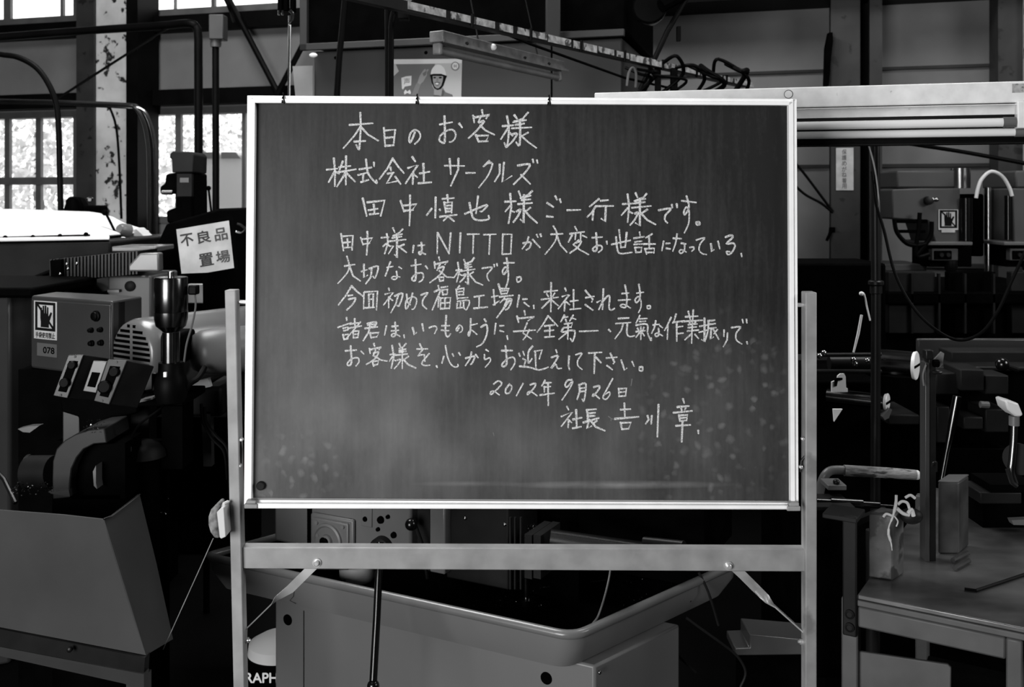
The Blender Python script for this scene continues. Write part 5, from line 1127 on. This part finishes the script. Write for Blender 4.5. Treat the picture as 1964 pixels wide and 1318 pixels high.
# drill presses along the wall
def press(dx, name_label, d, whole=True):
    t = thing('bench_drill', name_label, 'drill press', P(1800 + dx, 1000, d), 'bench drills on the wall bench')
    def pb(n, x0, y0, x1, y1, dd, dep, m, bev=.004): MB().pbox(x0 + dx, y0, x1 + dx, y1, dd, dep).build(n, M[m], t, bevel=bev)
    pb('belt_housing', 1720 if whole else 1798, 327, 1838, 361, d, .35, 'pressgrey', .01)
    MB().ppoly([(1711 + dx, 363), (1766 + dx, 361), (1842 + dx, 361), (1842 + dx, 468), (1794 + dx, 468), (1780 + dx, 425), (1711 + dx, 420)][0 if whole else 0:] if whole else [(1792 + dx, 361), (1842 + dx, 361), (1842 + dx, 468), (1794 + dx, 468)], d - .05, .3).build('head', M['pressgrey'], t, bevel=.008)
    MB().tube([P(1842 + dx, 323, d + .02), P(1842 + dx, 361, d + .02)], S(18, d), 24).build('pulley_cover', M['steel'], t)
    MB().tube([P(1853 + dx, 380, d - .06), P(1853 + dx, 462, d - .06)], S(11, d), 20).build('feed_cylinder', M['blackgloss'], t)
    pb('motor', 1866, 372, 1888, 492, d + .05, .25, 'black', .01)
    MB().tube([P(1896 + dx, 360, d + .1), P(1896 + dx, 880, d + .1)], S(8, d), 20).build('column', M['steel' if dx == 0 else 'darkiron'], t)
    pb('lower_bracket', 1776, 464, 1866, 471, d - .1, .3, 'machine'); pb('switch_housing', 1780, 471, 1864, 512, d - .04, .2, 'black')
    pb('switch_panel', 1787, 477, 1838, 500, d - .08, .04, 'pressgrey'); pb('switch_inset', 1792, 481, 1826, 498, d - .085, .02, 'black')
    for x in (1805, 1818): MB().lathe(P(x + dx, 489, d - .085), (0, -1, 0), [(0, .012), (.01, .01)], 12).build('push_button', M['darkiron'], t)
    MB().tube([P(1824 + dx, 512, d - .06), P(1824 + dx, 560, d - .06)], S(3, d), 12).build('drill_bit', M['steel'], t)
    MB().lathe(P(1824 + dx, 500, d - .06), (0, 0, -1), [(0, .03), (.04, .03), (.07, .012)], 16).build('chuck', M['darkiron'], t)
    for pts in () if not whole else (((1715, 420), (1720, 445), (1738, 466), (1758, 471), (1775, 468)), ((1764, 408), (1762, 440), (1757, 490), (1782, 488)), ((1757, 490), (1770, 475), (1785, 452), (1787, 425))):
        MB().tube(PT(*[(x + dx, y, d - .1) for x, y in pts]), .011, 8).build('head_cable', M['rubber'], t)
    if not whole:
        MB().tube([P(1784 + dx, 375, d - .06), P(1784 + dx, 460, d - .06)], S(7, d), 16).build('feed_cylinder', M['blackgloss'], t); return t
    pb('handle_frame', 1720, 421, 1780, 428, d - .1, .03, 'black'); pb('handle_frame', 1722, 441, 1776, 447, d - .1, .03, 'black')
    MB().lathe(P(1779 + dx, 385, d - .06), (0, -1, 0), [(0, .022), (.02, .02), (.022, .012)], 16).build('depth_dial', M['darkiron'], t)
    for x in (1789, 1796): MB().ball(P(x + dx, 383, d - .07), .012, seg=10).build('bright_nut', M['steel'], t)
    return t
d1 = 4.9
t1 = press(0, 'dark bench drill with a no-gloves label, beside the tall pipe stand', d1)
LPb = Plane((P(1800, 0, d1 - .052).x, d1 - .052, 0), (1, 0, 0))
no_glove_label(t1, LPb, 1800, 402, 1838, 441, .001, caption=False, cap_f=.06)
b = MB(); fbx(LPb, 1806, 440, 1832, 446, .001, .002, b); b.build('label_tab', M['signwhite'], t1)
press(150, 'dark bench drill with a black cylinder, on the far side of the white arched cable', d1 - .05, False)
tag(MB().tube(PT((1872, 380, 4.75), (1876, 360, 4.75), (1884, 342, 4.75), (1901, 329, 4.75), (1922, 338, 4.75), (1936, 360, 4.75), (1941, 376, 4.75)), S(3.4, 4.75), 10).build('arched_cable', M['white']), 'white cable arching between the two bench drills', 'cable')
MBx = thing('wall_bench', 'dark workbench carrying the two bench drills along the wall', 'bench', P(1830, 1000, 4.9))
MB().pbox(1697, 507, 1778, 520, 4.95, .3).build('shelf', M['machine'], MBx, bevel=.005)
MB().pbox(1700, 560, 2100, 585, 4.6, .9).build('top', M['black'], MBx, bevel=.01)
for x in (1704, 1820, 1940):
    MB().pbox(x, 522, x + 90, 640, 4.62 + (x % 3) * .02, .05).build('front_panel', M['darkpaint' if x != 1820 else 'black'], MBx, bevel=.004)
MB().box((P(1700, 0, 4.7).x, 4.7, 0), (P(2080, 0, 4.7).x, 5.4, P(0, 585, 4.7).z)).build('base', M['black'], MBx)
for x in (1748, 1800, 1850, 1905): MB().pbox(x, 525, x + 4, 640, 4.60, .02).build('slat_edge', M['darkiron'], MBx)

# dark spindle machine behind the stand
sm = thing('spindle_machine', 'black machine with two horizontal steel spindles behind the pipe stand', 'machine', P(1650, 1300, 3.1))
d = 3.0
ya = V(.83, -.56, 0).normalized(); e1 = P(1752, 701, d); e2 = P(1697, 771, d)
MB().tube([e1 - ya * .115, e1], S(26, d), 32).build('upper_spindle', M['blued'], sm)
MB().lathe(e1, ya, [(0, S(26, d)), (.008, S(27.5, d)), (.010, S(26, d)), (.0105, .006)], 32).build('spindle_face', M['endface'], sm)
MB().obox(e1 + ya * .0105, (.075, .004, .007), ya.to_track_quat('Y', 'Z')).build('face_slot', M['black'], sm)
MB().tube([P(1560, 681, d), P(1690, 680, d)], S(4, d), 10).build('tie_bar', M['darkiron'], sm); MB().tube([P(1560, 712, d), P(1690, 713, d)], S(4, d), 10).build('tie_bar', M['darkiron'], sm)
MB().tube([P(1590, 697, d + .05), P(1690, 697, d + .05)], S(14, d), 20).build('inner_shaft', M['darkiron'], sm)
for x, y in ((1572, 683), (1580, 677), (1637, 690), (1640, 698), (1663, 692)): MB().ball(P(x, y, d - .02), .009, seg=10).build('bright_nut', M['steel'], sm)
MB().tube([e2 - ya * .17, e2], S(15, d), 28).build('lower_spindle', M['blued'], sm)
MB().lathe(e2, ya, [(0, S(15, d)), (.008, S(17, d)), (.010, S(15.5, d)), (.0105, .004)], 28).build('spindle_face', M['endface'], sm)
MB().obox(e2 + ya * .0105, (.05, .004, .007), ya.to_track_quat('Y', 'Z')).build('face_slot', M['black'], sm)
MB().ppoly([(1693, 800), (1706, 783), (1711, 786), (1705, 802), (1697, 806)], d - .03, .03).build('pointer', M['machinelight'], sm)
MB().ppoly([(1595, 752), (1595, 733), (1605, 729), (1607, 721), (1612, 717), (1619, 717), (1622, 722), (1623, 744), (1626, 745), (1626, 752)], d - .08, .006).build('white_bracket', M['whitepaint'], sm)
MB().ppoly([(1601, 741), (1601, 730), (1606, 725), (1616, 725), (1616, 729), (1607, 731), (1605, 741)], d - .083, .005).build('bracket_slot', M['black'], sm)
MB().ppoly([(1598, 785), (1616, 785), (1600, 809)], d - .06, .008).build('white_triangle', M['whitepaint'], sm)
MB().tube([P(1652.5, 604, d - .02), P(1646, 640, d - .02), P(1637, 676, d - .02)], [.004, .0045, .003], 8).build('bright_lever', M['whitepaint'], sm)
MB().tube(PT((1649, 563, d), (1655, 562, d), (1659, 570, d), (1663, 590, d), (1669, 615, d)), .0028, 8).build('thin_lever', M['whitepaint'], sm)
MB().ball(P(1652, 563.5, d), .007, seg=12).build('lever_ball', M['whitepaint'], sm)
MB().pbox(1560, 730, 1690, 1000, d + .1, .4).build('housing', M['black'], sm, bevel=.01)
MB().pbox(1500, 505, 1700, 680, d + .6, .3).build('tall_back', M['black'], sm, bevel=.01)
MB().box((P(1540, 0, d).x, d + .06, 0), (P(1760, 0, d).x, d + .5, P(0, 960, d).z)).build('base', M['black'], sm)
MB().pbox(1704, 796, 1764, 815, d + .02, .2).build('vice_jaw', M['darkpaint'], sm, bevel=.004); MB().pbox(1712, 800, 1766, 1000, d + .08, .2).build('vice_body', M['black'], sm, bevel=.004)

# pipe stand with trailing cable
ps = thing('pipe_stand', 'tall thin black pipe with a flanged collar rising beside the spindles', 'pipe stand', P(1680, 1400, 2.75))
MB().tube([P(1678, 255, 2.75), P(1680, 560, 2.75), P(1678, 1330, 2.75), V(P(1678, 1330, 2.75).x, 2.75, 0.0)], S(9, 2.75), 18).build('pipe', M['darkiron'], ps)
MB().lathe(P(1680, 540, 2.75), (0, 0, -1), [(-.003, S(12, 2.75)), (0, S(14.5, 2.75)), (.008, S(14.5, 2.75)), (.012, S(11.5, 2.75)), (.032, S(11.5, 2.75)), (.034, S(9, 2.75))], 24).build('collar', M['darkiron'], ps)
tag(MB().tube(PT((1657, 255, 2.7), (1668, 285, 2.7), (1679, 330, 2.7), (1685, 380, 2.7), (1686.5, 410, 2.7)), .0022, 8).build('pale_cable', M['post']), 'thin pale cable curving down from the light fitting along the pipe', 'cable')
tag(MB().tube(PT((1672, 330, 2.72), (1680, 390, 2.68), (1695, 440, 2.66), (1715, 520, 2.64), (1745, 580, 2.62), (1785, 625, 2.6), (1835, 652, 2.6), (1880, 640, 2.6), (1912, 600, 2.6), (1940, 540, 2.6), (1990, 430, 2.6)), .0042, 8).build('looping_cable', M['rubber']), 'black cable hanging in a wide loop in front of the bench drills', 'cable')

# dark lathe carriage at the right
bl = thing('dark_lathe', 'dark oily lathe carriage and bed behind the workbench', 'lathe', P(1880, 1200, 3.0))
MB().pbox(1760, 650, 2100, 700, 3.35, .02).build('splash_guard', M['boxgrey'], bl, bevel=.006)
MB().pbox(1825, 675, 2100, 704, 3.2, .1).build('rear_rail', M['darkpaint'], bl, bevel=.004)
MB().pbox(1790, 704, 2100, 712, 3.1, .3).build('slide_top', M['darkiron'], bl, bevel=.004)
for x0, y0, x1, y1, dd, m in ((1795, 716, 1840, 757, 3.0, 'darkpaint'), (1842, 709, 1888, 750, 2.97, 'darkpaint'), (1890, 720, 1935, 757, 3.0, 'darkpaint'), (1797, 780, 1822, 850, 3.0, 'darkpaint'), (1890, 785, 1935, 830, 3.0, 'darkpaint'), (1848, 800, 1886, 824, 3.0, 'darkpaint'), (1790, 860, 1935, 960, 3.02, 'black')):
    MB().pbox(x0, y0, x1, y1, dd, .12).build('carriage_block', M[m], bl, bevel=.004)
MB().box((P(1780, 0, 3.1).x, 3.12, 0), (P(2100, 0, 3.1).x, 3.34, P(0, 712, 3.1).z)).build('bed', M['black'], bl, bevel=.005)
MB().ball(P(1922, 699, 2.85), .019, seg=18).build('ball_knob', M['blackgloss'], bl); MB().tube([P(1922, 699, 2.85), P(1950, 709, 2.95)], .008, 8).build('knob_arm', M['darkiron'], bl)
MB().tube([P(1880, 776, 2.95), P(1896, 777, 2.95)], .01, 10).build('grip', M['machine'], bl)
tag(MB().tube([P(1836, 760, 2.55), P(1826, 815, 2.55), P(1816, 866, 2.55), P(1805, 925, 2.55)], [.011, .011, .0065, .006], 14).build('steel_bar', M['blued']), 'leaning shiny steel bar, thicker at the top, behind the tall block', 'bar')

# bench
ZB = .75
M['mottled'] = mat('mottled_steel', .075, .5, 0, .6, 14, spec=.3, stain=(16, .51, .022)); M['mottleddark'] = mat('mottled_dark_steel', .035, .5, 0, .6, 12, spec=.3)
bc = thing('workbench', 'grey steel workbench with an oily shining top plate', 'workbench', V(P(1790, 1200, 1.9).x, 2.1, 0))
T0 = HP(1645, 1140, ZB); T1 = HP(1964, 1205, ZB); tu = (T1 - T0).normalized(); tn = V(-tu.y, tu.x, 0)
if tn.y < 0: tn = -tn
Tl = T0 - tu * .0; Tr = T0 + tu * ((T1 - T0).length * 1.35)
b = MB(); b.prism([Tl, Tr, Tr + tn * .85, Tl + tn * .85], (0, 0, -.010)); b.build('top_plate', M['tabletop'], bc, bevel=.002)
TPl = Plane((T0.x, T0.y, 0), tu)
WT = (T1 - T0).length
def tb(n, u0, v0, u1, v1, n0, n1, m='tableframe', bev=.004):
    b = MB(); b.fbox(TPl, u0, v0, u1, v1, n0, n1); return b.build(n, M[m], bc, bevel=bev)
ul = TPl.hit(1613, 1250)[0]; ulr = TPl.hit(1645, 1250)[0]; ur0 = TPl.hit(1929, 1260)[0]; ur1 = TPl.hit(1962, 1260)[0]
tb('top_edge', 0, ZB - .022, WT * 1.35, ZB - .010, -.012, .004, 'tableframe', .002)
tb('front_rail', ulr, ZB - .065, ur0, ZB - .024, -.03, .0)
tb('leg', ul, 0, ulr, ZB - .012, -.03, .0); tb('leg', ur0, 0, ur1, ZB - .024, -.03, .0)
tb('leg', ul, 0, ulr, ZB - .012, -.82, -.79); tb('leg', ur0, 0, ur1, ZB - .024, -.82, -.79)
b = MB(); b.fpoly(TPl, [TPl.hit(*q, -.02) for q in ((1647, 1248), (1818, 1273), (1825, 1279), (1822, 1400), (1647, 1400))], -.024, -.016); b.build('lower_panel', M['tableframe'], bc, bevel=.002)
u_, v_ = TPl.hit(1672, 1220, -.5); MB().tube([TPl.pt(u_, .3, -.5), TPl.pt(u_, ZB - .03, -.5)], .014, 12).build('rear_pipe', M['darkpaint'], bc)
tb('lower_shelf', ulr, .30, ur0, .32, -.8, -.05, 'black')
u0, v0 = TPl.hit(1617, 1216, .003); u1, v1 = TPl.hit(1644, 990, .003)
b = MB(); b.fbox(TPl, u0, v0, u1, v1, .001, .009); b.build('strap_plate', M['darkpaint'], bc, bevel=.003)
b = MB(); ua, va = TPl.hit(1580, 985); ub, vb2 = TPl.hit(1646, 981); b.fbox(TPl, ua, va - .006, ub, va + .004, -.06, .012); b.build('strap_cap', M['darkpaint'], bc, bevel=.002)
for y in (1178, 1203):
    uu, vv = TPl.hit(1630, y, .009); MB().lathe(TPl.pt(uu, vv, .009), TPl.n, [(-.002, .0095), (.004, .009), (.006, .006), (.0045, .005)], 18).build('strap_bolt', M['darkpaint'], bc)
def block(name, label, cat, base_l, base_f, base_r, topy, m, top_m=None):
    l, f, r = HP(*base_l, ZB + .001), HP(*base_f, ZB + .001), HP(*base_r, ZB + .001); zt_ = P(0, topy, f.y).z
    o = MB().prism([l, f, r, l + (r - f)], (0, 0, zt_ - ZB - .001)).build(name, M[m], None, bevel=.003); tag(o, label, cat); return zt_, l, f, r
block('steel_block', 'mottled upright steel block standing at the bench edge behind the strap plate', 'block', (1666, 1107), (1712, 1114), (1734, 1100), 990, 'mottled')
zt2, l2, f2, r2 = block('tall_steel_block', 'taller dark steel block with a pale flat top, next to the slim upright', 'block', (1799, 1062), (1839, 1062), (1858, 1046), 926, 'mottleddark')
tag(MB().prism([V(q.x, q.y, zt2) for q in (l2, f2, r2, l2 + (r2 - f2))], (0, 0, .004)).build('lit_block_top', M['machine'], None, bevel=.001), 'thin pale layer added as the lit top of the tall dark block', 'plate')  # added layer paints the block's lit top face paler
for k, (x0, y0, x1, y1) in enumerate(((1808, 1052, 1836, 1038), (1811, 1066, 1838, 1052))):
    a_, b_ = HP(x0, y0 + 2, ZB + .012), HP(x1, y1 + 2, ZB + .012)
    tag(MB().tube([a_ + V(0, -.05, -.006), b_ + V(0, -.05, -.006)], .0055, 8).build('bright_rod', M['steel']), 'short bright rod at the foot of the tall block, ' + ('nearer the bench edge' if k else 'touching the block'), 'rod', 'bright rods by the tall block')
up = thing('slim_upright', 'slim steel upright with a clamp at its top, standing on the bench', 'upright', HP(1784, 1078, ZB))
o = HP(1779, 1078, ZB); dd = o.y; zt_ = P(0, 668, dd).z
MB().box((P(1775, 0, dd).x, dd, ZB), (P(1783, 0, dd).x, dd + .03, P(0, 696, dd).z)).build('pale_edge', M['boxgrey'], up, bevel=.001)
MB().box((P(1783.5, 0, dd).x, dd + .004, ZB), (P(1797, 0, dd).x, dd + .03, P(0, 690, dd).z)).build('dark_bar', M['darkiron'], up, bevel=.001)
MB().pbox(1776, 672, 1791, 690, dd - .002, .02).build('clamp_block', M['darkiron'], up, bevel=.002)
MB().tube([P(1790, 697, dd - .005), P(1800, 697, dd - .005)], .008, 10).build('clamp_screw', M['black'], up); MB().ball(P(1797, 714, dd), .008, (1.5, 1, .7), 10).build('wing_nut', M['darkiron'], up)
MB().ppoly([(1792, 690), (1806, 675), (1811, 678), (1808, 700), (1800, 706)], dd + .02, .006).build('bright_wing', M['machinelight'], up)
MB().tube(PT((1776, 700, dd - .01), (1770, 720, dd - .01), (1772, 740, dd - .01)), .002, 6).build('side_wire', M['machine'], up)
MB().tube(PT((1787, 895, dd - .008), (1790, 888, dd - .01), (1796, 888, dd - .01), (1796, 905, dd - .008)), .0022, 6).build('latch_ring', M['darkiron'], up)
tag(MB().tube([HP(1850, 1130, ZB + .0035), HP(1872, 1133, ZB + .0035), HP(1990, 1094, ZB + .0035)], .0033, 6).build('hex_key', M['rubber']), 'long black hex key lying on the shining bench top', 'hex key')
# taped handle and air tool
hd2 = thing('tape_wrapped_bar', 'bent grey handle bar wrapped in creased cloth tape', 'handle', P(1600, 1000, 2.5))
MB().tube(PT((1566, 990, 2.55), (1573, 940, 2.52), (1580, 916, 2.5), (1594, 903, 2.5), (1622, 902, 2.5)), S(8.5, 2.5), 16).build('bar', M['machine'], hd2)
MB().tube([P(1619, 902.5, 2.5), P(1700, 907, 2.5), P(1756, 911, 2.5)], [S(10.5, 2.5), S(10.2, 2.5), S(9.5, 2.5)], 20).build('tape_wrap', M['cloth'], hd2)
MB().lathe(P(1756, 911, 2.5), V(1, 0, -.05), [(0, S(9.2, 2.5)), (.006, S(9, 2.5)), (.011, S(6, 2.5)), (.013, .002)], 18).build('end_cap', M['plastic'], hd2)
at = thing('air_tool', 'slim dark stepped air tool lying level below the taped handle', 'tool', P(1640, 975, 2.3))
MB().lathe(P(1566, 963, 2.3), V(1, 0, -.055), [(0, S(7, 2.3)), (S(26, 2.3), S(7, 2.3)), (S(27, 2.3), S(9.5, 2.3)), (S(88, 2.3), S(9.5, 2.3)), (S(89, 2.3), S(6.5, 2.3)), (S(121, 2.3), S(6, 2.3)), (S(122, 2.3), S(2.2, 2.3)), (S(147, 2.3), S(2, 2.3))], 24).build('barrel', M['blued'], at)
MB().pbox(1562, 972, 1640, 980, 2.26, .1).build('cradle', M['darkpaint'], at, bevel=.002); MB().pbox(1566, 980, 1640, 1300, 2.32, .06).build('support', M['black'], at)
MB().pbox(1588, 931, 1624, 941, 2.34, .06).build('rest_plate', M['machine'], at, bevel=.002); MB().pbox(1592, 941, 1620, 965, 2.36, .03).build('rest_post', M['black'], at)
MB().ball(P(1604, 925, 2.35), .008, seg=10).build('rest_nut', M['darkiron'], at)
rg = thing('torn_rag', 'torn white rag knotted over the mottled steel block', 'rag', P(1722, 1000, 2.03)); dd = 2.0
for pts, r in ((((1719, 950, dd), (1718, 968, dd), (1712, 992, dd), (1705, 1010, dd), (1704, 1026, dd)), [.004, .0045, .003, .002, .0035]), (((1704, 1026, dd), (1709, 1042, dd), (1711, 1056, dd)), [.0035, .002, .0012]),
               (((1722, 968, dd), (1730, 962, dd), (1740, 965, dd), (1744, 975, dd)), .004), (((1720, 975, dd), (1732, 985, dd), (1744, 988, dd)), .005), (((1712, 990, dd), (1700, 986, dd), (1694, 992, dd)), .0035),
               (((1736, 955, dd + .01), (1746, 950, dd + .01), (1755, 956, dd + .01)), .004), (((1715, 990, dd), (1722, 1000, dd), (1719, 1010, dd)), .002), (((1742, 985, dd), (1748, 978, dd), (1752, 990, dd)), .006)):
    p_ = PT(*pts); rr = r if not isinstance(r, list) else [r[min(len(r) - 1, i * len(r) // len(p_))] for i in range(len(p_))]
    rr = [q * .72 for q in rr] if isinstance(rr, list) else rr * .72; MB().tube(p_, rr, 8).build('strip', M['rag'], rg)
MB().ball(P(1748, 990, dd + .03), .018, (1.3, 1, .9), 14).build('dark_bundle', M['darkpaint'], rg)
# chromed lever with white pad at the right edge
cl = thing('chrome_lever', 'curved chrome lever with a white pad on top at the end of the bench', 'lever', P(1945, 1010, 2.25))
MB().tube(PT((1945, 812, 2.25), (1944, 845, 2.25), (1941, 880, 2.25), (1939, 905, 2.25), (1946, 928, 2.25)), S(6.5, 2.25), 14).build('lever', M['steel'], cl)
MB().tube([P(1945, 798, 2.25), P(1945, 816, 2.25)], S(9.5, 2.25), 16).build('neck', M['machine'], cl)
MB().ppoly([(1928, 769), (1934, 768), (1954, 774), (1963, 796), (1958, 800), (1948, 799), (1933, 786)], 2.22, .05).build('pad', M['plastic'], cl, bevel=.004)
MB().lathe(P(1956, 880, 2.27), V(-.7, -.7, 0), [(0, S(30, 2.25)), (.008, S(30, 2.25))], 32).build('disc', M['darkpaint'], cl)
MB().tube([P(1932, 900, 2.24), P(1940, 925, 2.24), P(1950, 933, 2.24)], .005, 8).build('tail', M['darkiron'], cl)
MB().pbox(1880, 945, 1960, 967, 2.3, .1).build('base_plate', M['darkpaint'], cl, bevel=.003); MB().pbox(1900, 930, 1990, 945, 2.3, .1).build('base', M['black'], cl); MB().box((P(1885, 0, 2.34).x, 2.34, ZB), (P(1985, 0, 2.34).x, 2.42, P(0, 945, 2.34).z)).build('pedestal', M['black'], cl)
tag(MB().pbox(1856, 1002, 1888, 1024, 2.5, .01).build('dark_card', M['darkpaint']), 'small dark card standing behind the tall block', 'card')
tag(MB().prism([P(1940, 998, 2.3), P(1985, 996, 2.3), P(1985, 1008, 2.3), P(1944, 1007, 2.3)], (0, .02, 0)).build('pale_offcut', M['machine']), 'pale offcut lying at the end of the bench below the chrome lever', 'offcut')
# low grey beam and casing behind the stand's second post
lb = thing('low_grey_beam', 'grey box beam lying low behind the chalkboard stand', 'beam', P(1510, 1260, 2.9))
MB().prism([P(1438, 1218, 2.95), P(1590, 1232, 2.8), P(1588, 1256, 2.8), P(1410, 1258, 2.95), P(1410, 1243, 2.95), P(1438, 1242, 2.95)], (0, .12, 0)).build('beam', M['boxgrey'], lb, bevel=.003)
MB().box((P(1420, 0, 3.0).x, 3.0, 0), (P(1580, 0, 3.0).x, 3.06, P(0, 1250, 3.0).z)).build('plinth', M['black'], lb)
gc = thing('grey_bottle', 'dull grey rounded bottle behind the chalkboard stand beside the workbench', 'bottle', P(1578, 1300, 2.6))
c = P(1577, 1208, 2.6); MB().lathe(c, (0, 0, 1), [(0, .02), (.01, .026), (.06, .026), (.1, .019), (.112, .012), (.12, .012)], 20).build('body', M['machine'], gc)
MB().box((c.x - .03, 2.57, 0), (c.x + .03, 2.63, c.z)).build('stand', M['black'], gc)
mb = thing('slanted_brackets', 'dark slanting brackets and a pale blade behind the strap plate', 'bracket', P(1605, 1130, 2.4))
MB().prism([P(1584, 1022, 2.4), P(1700, 975, 2.5), P(1700, 985, 2.5), P(1584, 1036, 2.4)], (0, .02, 0)).build('arm', M['darkiron'], mb)
MB().ppoly([(1604, 1050), (1610, 1030), (1614, 1050), (1617, 1130), (1603, 1137), (1601, 1090)], 2.45, .004).build('pale_blade', M['machine'], mb)
MB().ppoly([(1584, 1090), (1618, 1065), (1618, 1072), (1584, 1100)], 2.44, .02).build('cross_arm', M['darkiron'], mb)
MB().box((P(1590, 0, 2.47).x, 2.47, 0), (P(1630, 0, 2.47).x, 2.5, P(0, 1050, 2.47).z)).build('back_support', M['black'], mb)
br = thing('bench_pot', 'small dark pot on the lower shelf under the workbench', 'pot', TPl.pt(ur0 - .06, .32, -.2))
MB().lathe(TPl.pt(ur0 - .05, .321, -.2), (0, 0, 1), [(0, .03), (.07, .032), (.14, .03), (.142, .025)], 20).build('pot', M['darkpaint'], br)
